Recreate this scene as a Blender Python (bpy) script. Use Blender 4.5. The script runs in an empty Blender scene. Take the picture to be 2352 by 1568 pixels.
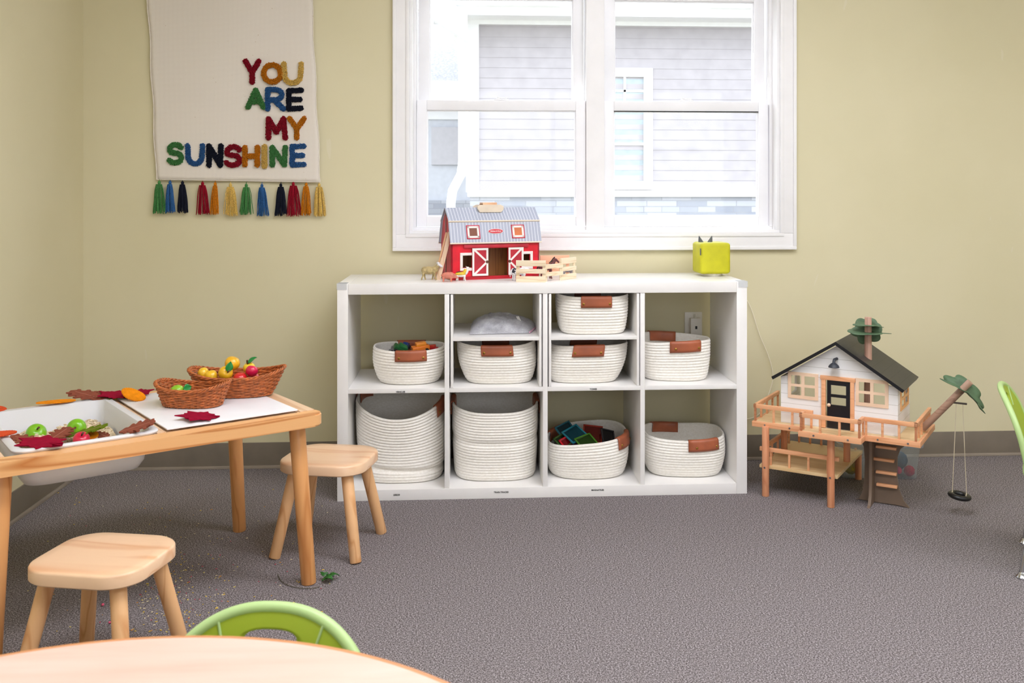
import bpy, bmesh, math, random
from mathutils import Vector, Matrix, noise
random.seed(7)
C = bpy.context.scene.collection
PI = math.pi
# ------------------------------------------------------------------ camera
FPX, CX, CY = 2205.0, 1219.0, 439.0
CP = Vector((.473, -3.4124, 1.0914)); YAW = .06126
cam_d = bpy.data.cameras.new('camera'); cam = bpy.data.objects.new('camera', cam_d); C.objects.link(cam)
cam.location = CP; cam.rotation_euler = (PI/2, 0, -YAW)
cam_d.sensor_width = 36; cam_d.lens = 36*FPX/2352
cam_d.shift_x = -(CX-1176)/2352; cam_d.shift_y = -(784-CY)/2352
cam_d.clip_start = .05; cam_d.clip_end = 200
cam_d.dof.use_dof = True; cam_d.dof.focus_distance = 3.5; cam_d.dof.aperture_fstop = 9
bpy.context.scene.camera = cam
def ray(u, v):
    X = (u-CX)/FPX; Z = -(v-CY)/FPX; c, s = math.cos(YAW), math.sin(YAW)
    return Vector((X*c+s, -X*s+c, Z))
def onz(u, v, z):
    r = ray(u, v); return CP + r*((z-CP.z)/r.z)
def ony(u, v, y):
    r = ray(u, v); return CP + r*((y-CP.y)/r.y)
# ------------------------------------------------------------------ materials
def lin(c):
    return tuple(((x/255)/12.92 if x/255 <= .04045 else ((x/255+.055)/1.055)**2.4) for x in c[:3]) + (1,)
class NT:
    def __init__(s, name):
        s.m = bpy.data.materials.new(name); s.m.use_nodes = True; s.t = s.m.node_tree
        s.b = s.t.nodes['Principled BSDF']; s.o = s.t.nodes['Material Output']
    def n(s, typ, **k):
        nd = s.t.nodes.new(typ)
        for a, v in k.items():
            if a[0] == '_': nd.inputs[a[1:].replace('_', ' ')].default_value = v
            else: setattr(nd, a, v)
        return nd
    def l(s, a, b): s.t.links.new(a, b)
    def math(s, op, a, b=None):
        nd = s.n('ShaderNodeMath', operation=op)
        for i, x in enumerate((a, b)):
            if x is None: continue
            if hasattr(x, 'links'): s.l(x, nd.inputs[i])
            else: nd.inputs[i].default_value = x
        return nd.outputs[0]
    def coord(s, scale=(1, 1, 1)):
        tc = s.n('ShaderNodeTexCoord'); mp = s.n('ShaderNodeMapping'); mp.inputs['Scale'].default_value = scale
        s.l(tc.outputs['Object'], mp.inputs['Vector']); return mp.outputs[0]
    def noise(s, vec, scale, detail=3, rough=.5, dist=0):
        nd = s.n('ShaderNodeTexNoise'); nd.inputs['Scale'].default_value = scale; nd.inputs['Detail'].default_value = detail
        nd.inputs['Roughness'].default_value = rough; nd.inputs['Distortion'].default_value = dist
        s.l(vec, nd.inputs['Vector']); return nd.outputs['Fac']
    def ramp(s, fac, stops, interp='LINEAR'):
        nd = s.n('ShaderNodeValToRGB'); cr = nd.color_ramp; cr.interpolation = interp
        while len(cr.elements) < len(stops): cr.elements.new(.5)
        for e, (p, c) in zip(cr.elements, stops): e.position = p; e.color = lin(c)
        s.l(fac, nd.inputs[0]); return nd.outputs[0]
    def mix(s, fac, a, b):
        nd = s.n('ShaderNodeMix', data_type='RGBA')
        for i, x in ((0, fac), (6, a), (7, b)):
            if hasattr(x, 'links'): s.l(x, nd.inputs[i])
            else: nd.inputs[i].default_value = x if i == 0 else lin(x)
        return nd.outputs[2]
    def bump(s, h, strength=.3, dist=.002):
        nd = s.n('ShaderNodeBump'); nd.inputs['Strength'].default_value = strength; nd.inputs['Distance'].default_value = dist
        s.l(h, nd.inputs['Height']); s.l(nd.outputs[0], s.b.inputs['Normal'])
    def base(s, c):
        if hasattr(c, 'links'): s.l(c, s.b.inputs['Base Color'])
        else: s.b.inputs['Base Color'].default_value = lin(c)
    def rough(s, r): s.b.inputs['Roughness'].default_value = r; return s
MC = {}
def mk(name, col, rough=.5, var=.06, vs=12, bump=0, bs=80, metal=0, spec=.5, coat=0, sss=0):
    if name in MC: return MC[name]
    t = NT(name); v = t.coord()
    c2 = tuple(max(0, x*(1-var*2)) for x in col)
    t.base(t.ramp(t.noise(v, vs), [(.3, c2), (.7, col)]) if var else col)
    t.b.inputs['Roughness'].default_value = rough; t.b.inputs['Metallic'].default_value = metal
    t.b.inputs['Specular IOR Level'].default_value = spec
    t.b.inputs['Coat Weight'].default_value = coat
    if bump: t.bump(t.noise(v, bs, 4), bump, .001)
    MC[name] = t.m; return t.m
def mk_wood(name, c1, c2, axis=0, rough=.42, dens=14, c3=None, spec=.5):
    if name in MC: return MC[name]
    t = NT(name); sc = [dens]*3; sc[axis] = dens*.07
    v = t.coord(tuple(sc)); n1 = t.noise(v, 1.0, 2, .5, .3)
    rings = t.math('FRACT', t.math('MULTIPLY', n1, 7.0))
    a = t.math('ABSOLUTE', t.math('SUBTRACT', rings, .5))
    sc2 = [260]*3; sc2[axis] = 9
    n2 = t.noise(t.coord(tuple(sc2)), 1.0, 2)
    col = t.ramp(a, [(.0, c2), (.16, c1), (1, c1)])
    col = t.mix(t.math('MULTIPLY', n2, .28), col, c3 or c2)
    t.base(col); t.rough(rough); t.b.inputs['Specular IOR Level'].default_value = spec
    t.bump(n2, .06, .0005); MC[name] = t.m; return t.m
def mk_stripe(name, axis, period, duty, c1, c2, rough=.5, off=0, var=0):
    if name in MC: return MC[name]
    t = NT(name); tc = t.n('ShaderNodeTexCoord'); sp = t.n('ShaderNodeSeparateXYZ'); t.l(tc.outputs['Object'], sp.inputs[0])
    f = t.math('FRACT', t.math('ADD', t.math('DIVIDE', sp.outputs[axis], period), 100+off))
    m = t.math('LESS_THAN', f, duty); t.base(t.mix(m, c1, c2)); t.rough(rough); MC[name] = t.m; return t.m
def mk_glass(name, tint=(250, 252, 253), refl=.06, haze=0, hazecol=(235, 240, 245)):
    t = NT(name); t.t.nodes.remove(t.b)
    tr = t.n('ShaderNodeBsdfTransparent'); tr.inputs[0].default_value = lin(tint)
    gl = t.n('ShaderNodeBsdfGlossy'); gl.inputs['Roughness'].default_value = .03
    mx = t.n('ShaderNodeMixShader'); mx.inputs[0].default_value = refl
    t.l(tr.outputs[0], mx.inputs[1]); t.l(gl.outputs[0], mx.inputs[2]); out = mx.outputs[0]
    if haze:
        df = t.n('ShaderNodeBsdfTranslucent'); df.inputs[0].default_value = lin(hazecol)
        d2 = t.n('ShaderNodeBsdfDiffuse'); d2.inputs[0].default_value = lin(hazecol)
        a = t.n('ShaderNodeMixShader'); t.l(df.outputs[0], a.inputs[1]); t.l(d2.outputs[0], a.inputs[2])
        b = t.n('ShaderNodeMixShader'); b.inputs[0].default_value = haze; t.l(out, b.inputs[1]); t.l(a.outputs[0], b.inputs[2]); out = b.outputs[0]
    t.l(out, t.o.inputs[0]); return t.m
def mk_translucent(name, col, rough=.35, tr=.35, spec=.5):
    t = NT(name); t.base(col); t.rough(rough)
    t.b.inputs['Specular IOR Level'].default_value = spec
    tl = t.n('ShaderNodeBsdfTranslucent'); tl.inputs[0].default_value = lin(col)
    mx = t.n('ShaderNodeMixShader'); mx.inputs[0].default_value = tr
    t.l(t.b.outputs[0], mx.inputs[1]); t.l(tl.outputs[0], mx.inputs[2]); t.l(mx.outputs[0], t.o.inputs[0]); return t.m
def mk_emit(name, col, st):
    t = NT(name); t.b.inputs['Emission Color'].default_value = lin(col); t.b.inputs['Emission Strength'].default_value = st
    t.base((255, 255, 255)); return t.m
# ------------------------------------------------------------------ mesh helper
class B:
    def __init__(s): s.bm = bmesh.new(); s.mi = 0
    def _tag(s, fs):
        for f in fs: f.material_index = s.mi
    def box(s, x0, x1, y0, y1, z0, z1, bev=0, mtx=None, seg=2):
        vs = [s.bm.verts.new((x, y, z)) for x in (x0, x1) for y in (y0, y1) for z in (z0, z1)]
        ids = [(0, 1, 3, 2), (4, 6, 7, 5), (0, 4, 5, 1), (2, 3, 7, 6), (0, 2, 6, 4), (1, 5, 7, 3)]
        fs = [s.bm.faces.new([vs[i] for i in q]) for q in ids]; s._tag(fs)
        if mtx is not None: bmesh.ops.transform(s.bm, matrix=mtx, verts=vs)
        if bev:
            ed = list({e for f in fs for e in f.edges})
            r = bmesh.ops.bevel(s.bm, geom=ed, offset=bev, segments=seg, affect='EDGES', profile=.6)
            s._tag(r['faces'])
        return s
    def loft(s, rings, closed=True, cap0=False, cap1=False, loop=False):
        R = [[s.bm.verts.new(p) for p in r] for r in rings]; n = len(R[0]); fs = []
        m = len(R)
        for i in range(m if loop else m-1):
            a, b = R[i], R[(i+1) % m]
            for j in range(n if closed else n-1):
                k = (j+1) % n
                try: fs.append(s.bm.faces.new((a[j], a[k], b[k], b[j])))
                except ValueError: pass
        if cap0: fs.append(s.bm.faces.new(list(reversed(R[0]))))
        if cap1: fs.append(s.bm.faces.new(R[-1]))
        s._tag(fs); return s
    def tube(s, pts, r, seg=8, closed=False, cap=True, flat=1.0):
        pts = [Vector(p) for p in pts]; n = len(pts); rings = []; prev = None
        for i in range(n):
            if closed: t = pts[(i+1) % n]-pts[i-1]
            else: t = pts[min(i+1, n-1)]-pts[max(i-1, 0)]
            t.normalize()
            if prev is None:
                a = Vector((0, 0, 1)) if abs(t.z) < .9 else Vector((1, 0, 0)); nx = t.cross(a).normalized()
            else:
                nx = prev - t*prev.dot(t); nx.normalize()
            prev = nx; ny = t.cross(nx); rr = r[i] if isinstance(r, (list, tuple)) else r
            rings.append([pts[i]+nx*(rr*math.cos(2*PI*k/seg))+ny*(rr*flat*math.sin(2*PI*k/seg)) for k in range(seg)])
        return s.loft(rings, True, cap and not closed, cap and not closed, closed)
    def cyl(s, p0, p1, r0, r1=None, seg=20, rnd=0):
        r1 = r0 if r1 is None else r1; p0 = Vector(p0); p1 = Vector(p1)
        if rnd:
            d = (p1-p0).normalized()*rnd
            return s.tube([p0, p0+d*.4, p0+d, p1-d, p1-d*.4, p1], [r0-rnd, r0-rnd*.3, r0, r1, r1-rnd*.3, r1-rnd], seg)
        return s.tube([p0, p1], [r0, r1], seg)
    def sph(s, c, r, seg=16, mtx=None):
        r = (r, r, r) if not isinstance(r, (tuple, list)) else r; rings = []; n = max(6, seg//2)
        M = mtx or Matrix()
        for i in range(n+1):
            a = -PI/2+PI*i/n; a = max(-PI/2+.03, min(PI/2-.03, a))
            rings.append([M @ Vector((r[0]*math.cos(a)*math.cos(2*PI*k/seg), r[1]*math.cos(a)*math.sin(2*PI*k/seg), r[2]*math.sin(a))) + Vector(c) for k in range(seg)])
        return s.loft(rings, True, True, True)
    def lathe(s, prof, c=(0, 0, 0), seg=32, cap0=False, cap1=False):
        return s.loft([[Vector((c[0]+r*math.cos(2*PI*k/seg), c[1]+r*math.sin(2*PI*k/seg), c[2]+z)) for k in range(seg)] for r, z in prof], True, cap0, cap1)
    def prism(s, pts, z0, z1, mtx=None, bev=0):
        M = mtx or Matrix(); n = len(pts)
        a = [s.bm.verts.new(M @ Vector((p[0], p[1], z0))) for p in pts]; b = [s.bm.verts.new(M @ Vector((p[0], p[1], z1))) for p in pts]
        fs = [s.bm.faces.new(list(reversed(a))), s.bm.faces.new(b)]
        for i in range(n): fs.append(s.bm.faces.new((a[i], a[(i+1) % n], b[(i+1) % n], b[i])))
        s._tag(fs)
        if bev:
            ed = [e for f in fs[:2] for e in f.edges]
            r = bmesh.ops.bevel(s.bm, geom=ed, offset=bev, segments=2, affect='EDGES'); s._tag(r['faces'])
        return s
    def obj(s, name, mats, parent=None, smooth=35, loc=None, rot=None):
        bmesh.ops.recalc_face_normals(s.bm, faces=s.bm.faces)
        me = bpy.data.meshes.new(name); s.bm.to_mesh(me); s.bm.free()
        for m in (mats if isinstance(mats, (list, tuple)) else [mats]): me.materials.append(m)
        if smooth:
            me.shade_smooth()
            if smooth < 180: me.set_sharp_from_angle(angle=math.radians(smooth))
        o = bpy.data.objects.new(name, me); C.objects.link(o)
        if parent: o.parent = parent
        if loc is not None: o.location = loc
        if rot is not None: o.rotation_euler = rot
        return o
def thing(name, label, cat, loc=(0, 0, 0), rz=0, group=None, rot=None):
    o = bpy.data.objects.new(name, None); C.objects.link(o); o.empty_display_size = .05
    o.location = loc; o.rotation_euler = rot or (0, 0, rz); o['label'] = label; o['category'] = cat
    if group: o['group'] = group
    return o
def tag(o, label, cat, group=None, kind=None):
    o['label'] = label; o['category'] = cat
    if group: o['group'] = group
    if kind: o['kind'] = kind
    return o
def struct(o): o['kind'] = 'structure'; return o
def senv(name):
    o = bpy.data.objects.new(name, None); C.objects.link(o); o['kind'] = 'structure'; return o
def copy_tree(o, parent=None):
    c = o.copy(); C.objects.link(c); c.parent = parent
    for ch in list(o.children): copy_tree(ch, c)
    return c
def solid(o, t, off=0):
    m = o.modifiers.new('solid', 'SOLIDIFY'); m.thickness = t; m.offset = off; return o
def subs(o, n=1):
    m = o.modifiers.new('sub', 'SUBSURF'); m.levels = n; m.render_levels = n; return o
def remesh(o, v):
    m = o.modifiers.new('remesh', 'REMESH'); m.mode = 'VOXEL'; m.voxel_size = v; m.use_smooth_shade = True
    k = o.modifiers.new('sm', 'SMOOTH'); k.factor = .5; k.iterations = 3; return o
def text_obj(name, s, size, m, loc, rot, parent, ext=.0004, align='CENTER', shear=0):
    cu = bpy.data.curves.new(name, 'FONT'); cu.body = s; cu.size = size; cu.align_x = align; cu.align_y = 'CENTER'; cu.extrude = ext; cu.shear = shear; cu.offset = size*.02
    t = bpy.data.objects.new(name, cu); C.objects.link(t); dg = bpy.context.evaluated_depsgraph_get(); dg.update()
    me = bpy.data.meshes.new_from_object(t.evaluated_get(dg)); bpy.data.objects.remove(t)
    me.materials.clear(); me.materials.append(m)
    o = bpy.data.objects.new(name, me); C.objects.link(o); o.location = loc; o.rotation_euler = rot
    if parent: o.parent = parent
    return o
def rrect(w, d, r, n=8):
    out = []
    for cx, cy, a0 in ((w/2-r, d/2-r, 0), (-w/2+r, d/2-r, PI/2), (-w/2+r, -d/2+r, PI), (w/2-r, -d/2+r, 3*PI/2)):
        for i in range(n+1): a = a0+PI/2*i/n; out.append((cx+r*math.cos(a), cy+r*math.sin(a)))
    return out
# shared materials
WHITE = mk('white_lacquer', (238, 236, 234), .28, .01)
TRIM = mk('white_trim_paint', (240, 239, 240), .35, .01)
# ------------------------------------------------------------------ room
YW, XL, XR, YB, ZC = .438, -1.042, 3.9, -5.6, 2.55
def paint():
    t = NT('wall_paint'); v = t.coord(); n = t.noise(v, 2.2, 3)
    col = t.ramp(n, [(.3, (212, 204, 168)), (.7, (217, 209, 175))])
    # a few pale scuffs and small dark nicks
    s1 = t.noise(t.coord((9, 9, 3.2)), 1.0, 2, .5, 1.5); m1 = t.math('GREATER_THAN', s1, .75)
    col = t.mix(t.math('MULTIPLY', m1, .35), col, (222, 215, 195))
    t.base(col); t.rough(.6); t.bump(t.noise(v, 220, 3), .08, .0006); return t.m
PAINT = paint()
def carpet():
    t = NT('carpet'); v = t.coord(); n = t.noise(v, 240, 3, .7); n2 = t.noise(v, 1.3, 2)
    n3 = t.noise(v, 480, 2, .6)
    mixn = t.math('ADD', t.math('MULTIPLY', n, .65), t.math('MULTIPLY', n3, .35))
    col = t.ramp(mixn, [(.36, (46, 42, 41)), (.5, (110, 103, 103)), (.64, (194, 186, 189))])
    t.base(col); t.rough(.95); t.b.inputs['Specular IOR Level'].default_value = .1
    t.bump(mixn, .6, .002); return t.m
CARPET = carpet()
struct(B().box(XL-.1, XR+.1, YB-.1, YW+.1, -.1, 0).obj('floor', CARPET, smooth=0))
CEIL = mk('ceiling_white', (236, 234, 228), .8, .02)
struct(B().box(XL-.1, XR+.1, YB-.1, YW+.14, ZC, ZC+.1).obj('ceiling', CEIL, smooth=0))
WX0, WX1, WZ0, WZ1 = .225, 1.726, .922, 1.96
b = B(); y0, y1 = YW, YW+.14
b.box(XL-.1, WX0, y0, y1, 0, ZC).box(WX1, XR+.1, y0, y1, 0, ZC).box(WX0, WX1, y0, y1, 0, WZ0).box(WX0, WX1, y0, y1, WZ1, ZC)
struct(b.obj('wall_back', PAINT, smooth=0))
# left wall with its own window further towards the viewer
LY0, LY1, LZ0, LZ1 = -3.9, -2.1, 1.1, 2.15
b = B(); b.box(XL-.1, XL, YB-.1, LY0, 0, ZC).box(XL-.1, XL, LY1, YW, 0, ZC).box(XL-.1, XL, LY0, LY1, 0, LZ0).box(XL-.1, XL, LY0, LY1, LZ1, ZC)
struct(b.obj('wall_left', PAINT, smooth=0))
struct(B().box(XR, XR+.1, YB-.1, YW, 0, ZC).obj('wall_right', PAINT, smooth=0))
struct(B().box(XL-1.75, XL-.1, YB-.1, YW+.1, ZC+.02, ZC+.1).obj('added_sun_blocker', CEIL, smooth=0))  # unseen slab, added to keep direct sun out of the left window
RX0, RX1 = .4, 3.2
b = B(); b.box(XL, RX0, YB-.1, YB, 0, ZC).box(RX1, XR, YB-.1, YB, 0, ZC).box(RX0, RX1, YB-.1, YB, 0, .8).box(RX0, RX1, YB-.1, YB, 2.2, ZC)
struct(b.obj('wall_front', PAINT, smooth=0))
BASE = mk('vinyl_baseboard', (128, 118, 105), .5, .04); TOE = mk('vinyl_toe', (158, 146, 132), .55, .04)
def baseboard(name, p0, p1, nrm):
    d = Vector(p1)-Vector(p0); L = d.length; a = math.atan2(d.y, d.x)
    M = Matrix.Translation(Vector(p0)) @ Matrix.Rotation(a, 4, 'Z')
    e = struct(B().box(0, L, -.006, 0, .0, .1, .0015, M).obj(name, BASE))
    B().box(0, L, -.016, -.005, 0, .011, .002, M).obj('toe_strip', TOE, e)
baseboard('baseboard_back', (XL, YW, 0), (XR, YW, 0), 0)
baseboard('baseboard_left', (XL, YB, 0), (XL, YW, 0), 0)
baseboard('baseboard_right', (XR, YW, 0), (XR, YB, 0), 0)
# ------------------------------------------------------------------ main window
GLASS = mk_glass('window_glass', refl=.012)
SASHM = mk('sash_vinyl', (240, 240, 243), .3, .01)
w1 = senv('window_1')
CW = .066  # casing
def picture(b, x0, x1, z0, z1, w, ya, yb, bev=.003):
    b.box(x0, x1, ya, yb, z0, z0+w, bev).box(x0, x1, ya, yb, z1-w, z1, bev).box(x0, x0+w, ya, yb, z0+w, z1-w, bev).box(x1-w, x1, ya, yb, z0+w, z1-w, bev)
b = B(); picture(b, WX0-CW, WX1+CW, WZ0-.068, WZ1+CW, CW, YW-.016, YW+.001); picture(b, WX0-CW, WX1+CW, WZ0-.068, WZ1+CW, .014, YW-.022, YW-.014)
picture(b, WX0-.014, WX1+.014, WZ0-.014, WZ1+.014, .014, YW-.02, YW-.014, .002)
b.obj('casing', TRIM, w1)
b = B(); picture(b, WX0, WX1, WZ0, WZ1, .012, YW-.006, YW+.14, .001); picture(b, WX0+.01, WX1-.01, WZ0+.01, WZ1-.01, .014, YW+.055, YW+.13, .002)
b.obj('window_frame', TRIM, w1)
mx0, mx1 = .938, 1.012
B().box(mx0, mx1, YW+.035, YW+.13, WZ0+.008, WZ1-.008, .002).obj('mullion', TRIM, w1)
def sash(x0, x1, z0, z1, ya, sw, bw, tw, label):
    b = B(); yb = ya+.032
    b.box(x0, x0+sw, ya, yb, z0, z1, .002).box(x1-sw, x1, ya, yb, z0, z1, .002).box(x0+sw, x1-sw, ya, yb, z0, z0+bw, .002).box(x0+sw, x1-sw, ya, yb, z1-tw, z1, .002)
    # glazing bead
    g = .006
    picture(b, x0+sw-g*.2, x1-sw+g*.2, z0+bw-g*.2, z1-tw+g*.2, g, ya+.008, ya+.022, .001)
    o = b.obj('sash', SASHM, w1)
    B().box(x0+sw, x1-sw, ya+.013, ya+.017, z0+bw, z1-tw).obj('pane', GLASS, o, smooth=0)
    return o
zm = 1.46
for x0, x1 in ((.2515, .937), (1.0135, 1.695)):
    sash(x0, x1, .949, zm, .488, .040, .040, .040, '')
    sash(x0+.004, x1-.004, zm-.036, 1.925, .524, .044, .034, .045, '')
    xm = (x0+x1)/2+.0
    b = B(); b.box(xm-.03, xm+.03, .492, .512, zm, zm+.006, .002); b.cyl((xm-.012, .502, zm+.005), (xm-.012, .502, zm+.014), .009, .007); b.box(xm-.014, xm+.024, .496, .504, zm+.008, zm+.013, .002)
    b.obj('sash_lock', SASHM, w1)
B().box(1.053, 1.654, .4865, .4885, 1.4165, 1.4205).obj('glazing_gasket', mk('black_gasket', (40, 40, 42), .7, 0), w1)
# windows behind the viewer
w2 = senv('window_2'); b = B()
for z in (LZ0, (LZ0+LZ1)/2-.02, LZ1-.05): b.box(XL-.08, XL-.03, LY0, LY1, z, z+.05)
for y in (LY0, (LY0+LY1)/2-.03, LY1-.06): b.box(XL-.08, XL-.03, y, y+.06, LZ0, LZ1)
b.obj('window_frame', TRIM, w2)
w3 = senv('window_3'); b = B()
for z in (.8, 1.5, 2.15): b.box(RX0, RX1, YB-.08, YB-.03, z, z+.05)
for x in (RX0, RX0+.9, RX0+1.85, RX1-.05): b.box(x, x+.05, YB-.08, YB-.03, .8, 2.2)
b.obj('window_frame', TRIM, w3)
# ------------------------------------------------------------------ ceiling lights
LAMP = mk_emit('lamp_diffuser', (246, 247, 255), 12.8)
def ceiling_light(x, y, lab):
    t = thing('ceiling_light', lab, 'ceiling light', (x, y, ZC))
    b = B(); b.box(-.62, .62, -.32, -.29, -.03, 0).box(-.62, .62, .29, .32, -.03, 0).box(-.62, -.59, -.29, .29, -.03, 0).box(.59, .62, -.29, .29, -.03, 0); b.obj('frame', WHITE, t)
    B().box(-.59, .59, -.29, .29, -.02, -.015).obj('diffuser', LAMP, t, smooth=0)
ceiling_light(1.25, -1.2, 'rectangular ceiling light panel over the open carpet, nearest the window wall')
ceiling_light(.25, -2.1, 'rectangular ceiling light panel above the round table, nearest the left wall')
ceiling_light(1.75, -2.85, 'rectangular ceiling light panel in the middle of the ceiling, right of the viewer')
ceiling_light(3.2, -2.0, 'rectangular ceiling light panel nearest the right wall')
# ------------------------------------------------------------------ cube shelf
SX = [.3765, .3935, .7255, .743, 1.0765, 1.093]  # divider edges
SW, SH, SD, T = 1.465, .765, .39, .038
MZ0, MZ1 = .378, .394
sh = thing('cube_shelf', 'white glossy cube shelf with eight compartments below the window', 'shelf unit', (0, 0, 0))
bv = .0012
B().box(T+.0005, SW-T-.0005, 0, SD, SH-T, SH, bv).obj('top_panel', WHITE, sh)
B().box(T+.0005, SW-T-.0005, 0, SD, 0, T, bv).obj('bottom_panel', WHITE, sh)
for x in (0, SW-T): B().box(x, x+T, 0, SD, 0, SH, bv).obj('side_panel', WHITE, sh)
for i in range(3): B().box(SX[2*i], SX[2*i+1], .002, SD, T, SH-T, bv).obj('divider', WHITE, sh)
ex = [T]+SX+[SW-T]
for i in range(4): B().box(ex[2*i], ex[2*i+1], .002, SD, MZ0, MZ1, bv).obj('middle_shelf', WHITE, sh)
TAPE = mk_glass('clear_tape', refl=.12, haze=.35, hazecol=(250, 250, 252))
for x0, x1 in ((-.0015, T-.004), (SW-T+.006, SW+.002)):
    b = B(); b.box(x0, x1, -.002, .05, SH-.0, SH+.0015); b.box(x0, x1, -.0025, -.0005, SH-.02, SH+.001); b.obj('corner_tape', TAPE, sh, smooth=0)
SEAM = mk('seam_line', (188, 186, 182), .5, 0)
BLK = mk('label_black', (38, 38, 40), .6, 0)
for s, u, v in (('VEHICLES', 920, 900), ('TONIES', 1363, 893.5), ('LEGOS', 911, 1136), ('TRAIN TRACKS', 1151, 1130), ('MAGNATILES', 1372.5, 1125)):
    p = ony(u, v, 0); lab = text_obj('label', s, .0076, BLK, (p.x, .0012 if s in ('VEHICLES', 'TONIES') else -.0008, p.z), (PI/2, 0, 0), sh)
# inserts in the two middle upper compartments
def insert(x0, x1, lab):
    t = thing('shelf_insert', lab, 'shelf insert', (x0, 0, MZ1), group=None)
    w = x1-x0; h = SH-T-MZ1-.002
    for a in (.004, w-.013): B().box(a, a+.009, .001, SD-.02, .0005, h, .0008).obj('side_board', WHITE, t)
    B().box(.013, w-.013, .001, SD-.02, .166, .179, .0008).obj('insert_board', WHITE, t)
insert(SX[1], SX[2], 'white shelf insert holding the mesh bag above a rope basket')
insert(SX[3], SX[4], 'white shelf insert with a rope basket above and another below')
# ------------------------------------------------------------------ rope baskets
def rope_mat():
    t = NT('cotton_rope'); v = t.coord((1, 1, 1)); n = t.noise(t.coord((110, 110, 240)), 1, 3, .6)
    t.base(t.ramp(n, [(.3, (234, 229, 219)), (.7, (248, 245, 239))])); t.rough(.9); t.b.inputs['Specular IOR Level'].default_value = .15
    t.bump(n, .2, .001); return t.m
ROPE = rope_mat()
LEATH = mk('tan_leather', (176, 96, 62), .45, .08, 18, .12, 160)
BRASS = mk('brass_rivet', (176, 138, 70), .3, 0, metal=1)
def rope_basket(label, x, y, z, w, d, h, bw, bd, rz=0, n=2.8, rim=lambda a: 0, handles=(), rib=.0098, off=(0, 0), warp=None, bulge=.02):
    t = thing('rope_basket', label, 'basket', (x, y, z), rz, 'cream cotton rope baskets in the cube shelf')
    NS = 112
    def P(a, tt, inset=0):
        k = tt; c, s_ = math.cos(a), math.sin(a)
        hw = (bw+(w-bw)*k**.8)/2 + bulge*.5*math.sin(PI*k) - inset; hd = (bd+(d-bd)*k**.8)/2 + bulge*.5*math.sin(PI*k) - inset
        low = min(1, tt*h/.02); low = .93+.07*math.sqrt(max(0, 1-(1-low)**2))
        px = hw*low*math.copysign(abs(c)**(2/n), c); py = hd*low*math.copysign(abs(s_)**(2/n), s_)
        pz = tt*(h+rim(a)); p = Vector((px+off[0]*(1-tt), py+off[1]*(1-tt), pz))
        if warp: p = warp(p, a, tt)
        return p
    rows = int(h/rib); rings = []
    for i in range(rows*4+1):
        tt = i/(rows*4); ph = (i % 4)/4; rg = .0024*(abs(math.sin(PI*(i/4)))-.6)
        rings.append([P(2*PI*k/NS, tt, -rg) for k in range(NS)])
    for dz, ins in ((.0012, .001), (.0016, .003), (.0012, .005)):
        rings.append([P(2*PI*k/NS, 1, ins)+Vector((0, 0, dz)) for k in range(NS)])
    for i in range(rows*2, -1, -1):
        tt = i/(rows*2); rg = .0026*(abs(math.sin(PI*i/2))-.5)
        rings.append([P(2*PI*k/NS, max(tt, .03), .007+rg) for k in range(NS)])
    B().loft(rings, True, True, True).obj('basket_body', ROPE, t, smooth=60)
    for a0, ww, drop in handles:
        ww *= 1.38; drop *= 1.32; da = .01
        while (P(a0+da, .95)-P(a0-da, .95)).length < ww and da < 1.4: da += .004
        prof = [(-drop, .0035), (-drop*.75, .0045), (-drop*.5, .004), (-drop*.25, .0042), (-.004, .0044), (.0, .0036), (.0025, .001), (.0035, -.003), (.0025, -.008), (-.002, -.0105), (-drop*.3, -.011), (-drop*.6, -.0112), (-drop*.9, -.011)]
        rs = []
        for dz, o_ in prof:
            row = []
            for i in range(15):
                a = a0-da+2*da*i/14; top = P(a, 1); hh = h+rim(a)
                q = P(a, max(0, min(1, 1+dz/hh)), -o_)
                row.append(Vector((q.x, q.y, top.z+dz)))
            rs.append(row)
        hobj = solid(B().loft(rs, False).obj('handle', LEATH, t, smooth=60), .0022, 1)
        for sg in (-.72, .72):
            a = a0+da*sg; top = P(a, 1); hh = h+rim(a); q = P(a, 1-drop*.62/hh, -.0072); nrm = (P(a, .8, -.01)-P(a, .8, 0)); nrm.z = 0
            if nrm.length > 0: nrm.normalize()
            q.z = top.z-drop*.62
            M = nrm.to_track_quat('Z', 'Y').to_matrix().to_4x4()
            B().sph(q, (.0048, .0048, .0022), 12, M).obj('rivet', BRASS, hobj)
    return t
F_, Bk, Rt, Lf = -PI/2, PI/2, 0, PI
G1 = rope_basket('cream rope basket of toy vehicles in the top left compartment', .243, .155, MZ1, .262, .25, .124, .215, .19, 0, 2.3, lambda a: .006*math.cos(a)**2, [(F_+.1, .078, .026), (Bk, .078, .026)])
rope_basket('cream rope basket under the insert board that carries the mesh bag', .562, .148, MZ1, .288, .235, .140, .235, .185, .0, 3.0, lambda a: .012*math.cos(a)**2, [(F_, .08, .026), (Bk, .08, .026)], off=(.012, 0))
rope_basket('cream rope basket on the insert board, highest basket of all', .917, .143, .3945+.179, .262, .25, .136, .235, .22, 0, 3.6, lambda a: .006*math.cos(a)**2, [(F_+.02, .078, .028), (Bk, .08, .028)], bulge=.008)
rope_basket('cream rope basket leaning right directly below the highest basket', .905, .15, MZ1, .288, .245, .139, .245, .195, 0, 3.1, lambda a: .004*math.cos(a), [(F_-.06, .08, .028), (Bk, .08, .028)], off=(-.022, 0))
rope_basket('cream rope basket turned slightly, in front of the wall outlet', 1.236, .172, MZ1, .262, .255, .140, .235, .215, -.12, 2.9, lambda a: .012*math.sin(a)*0+.010*math.cos(a+.8)**2, [(F_+.22, .08, .027), (Bk+.3, .08, .027)], bulge=.008)
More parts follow.
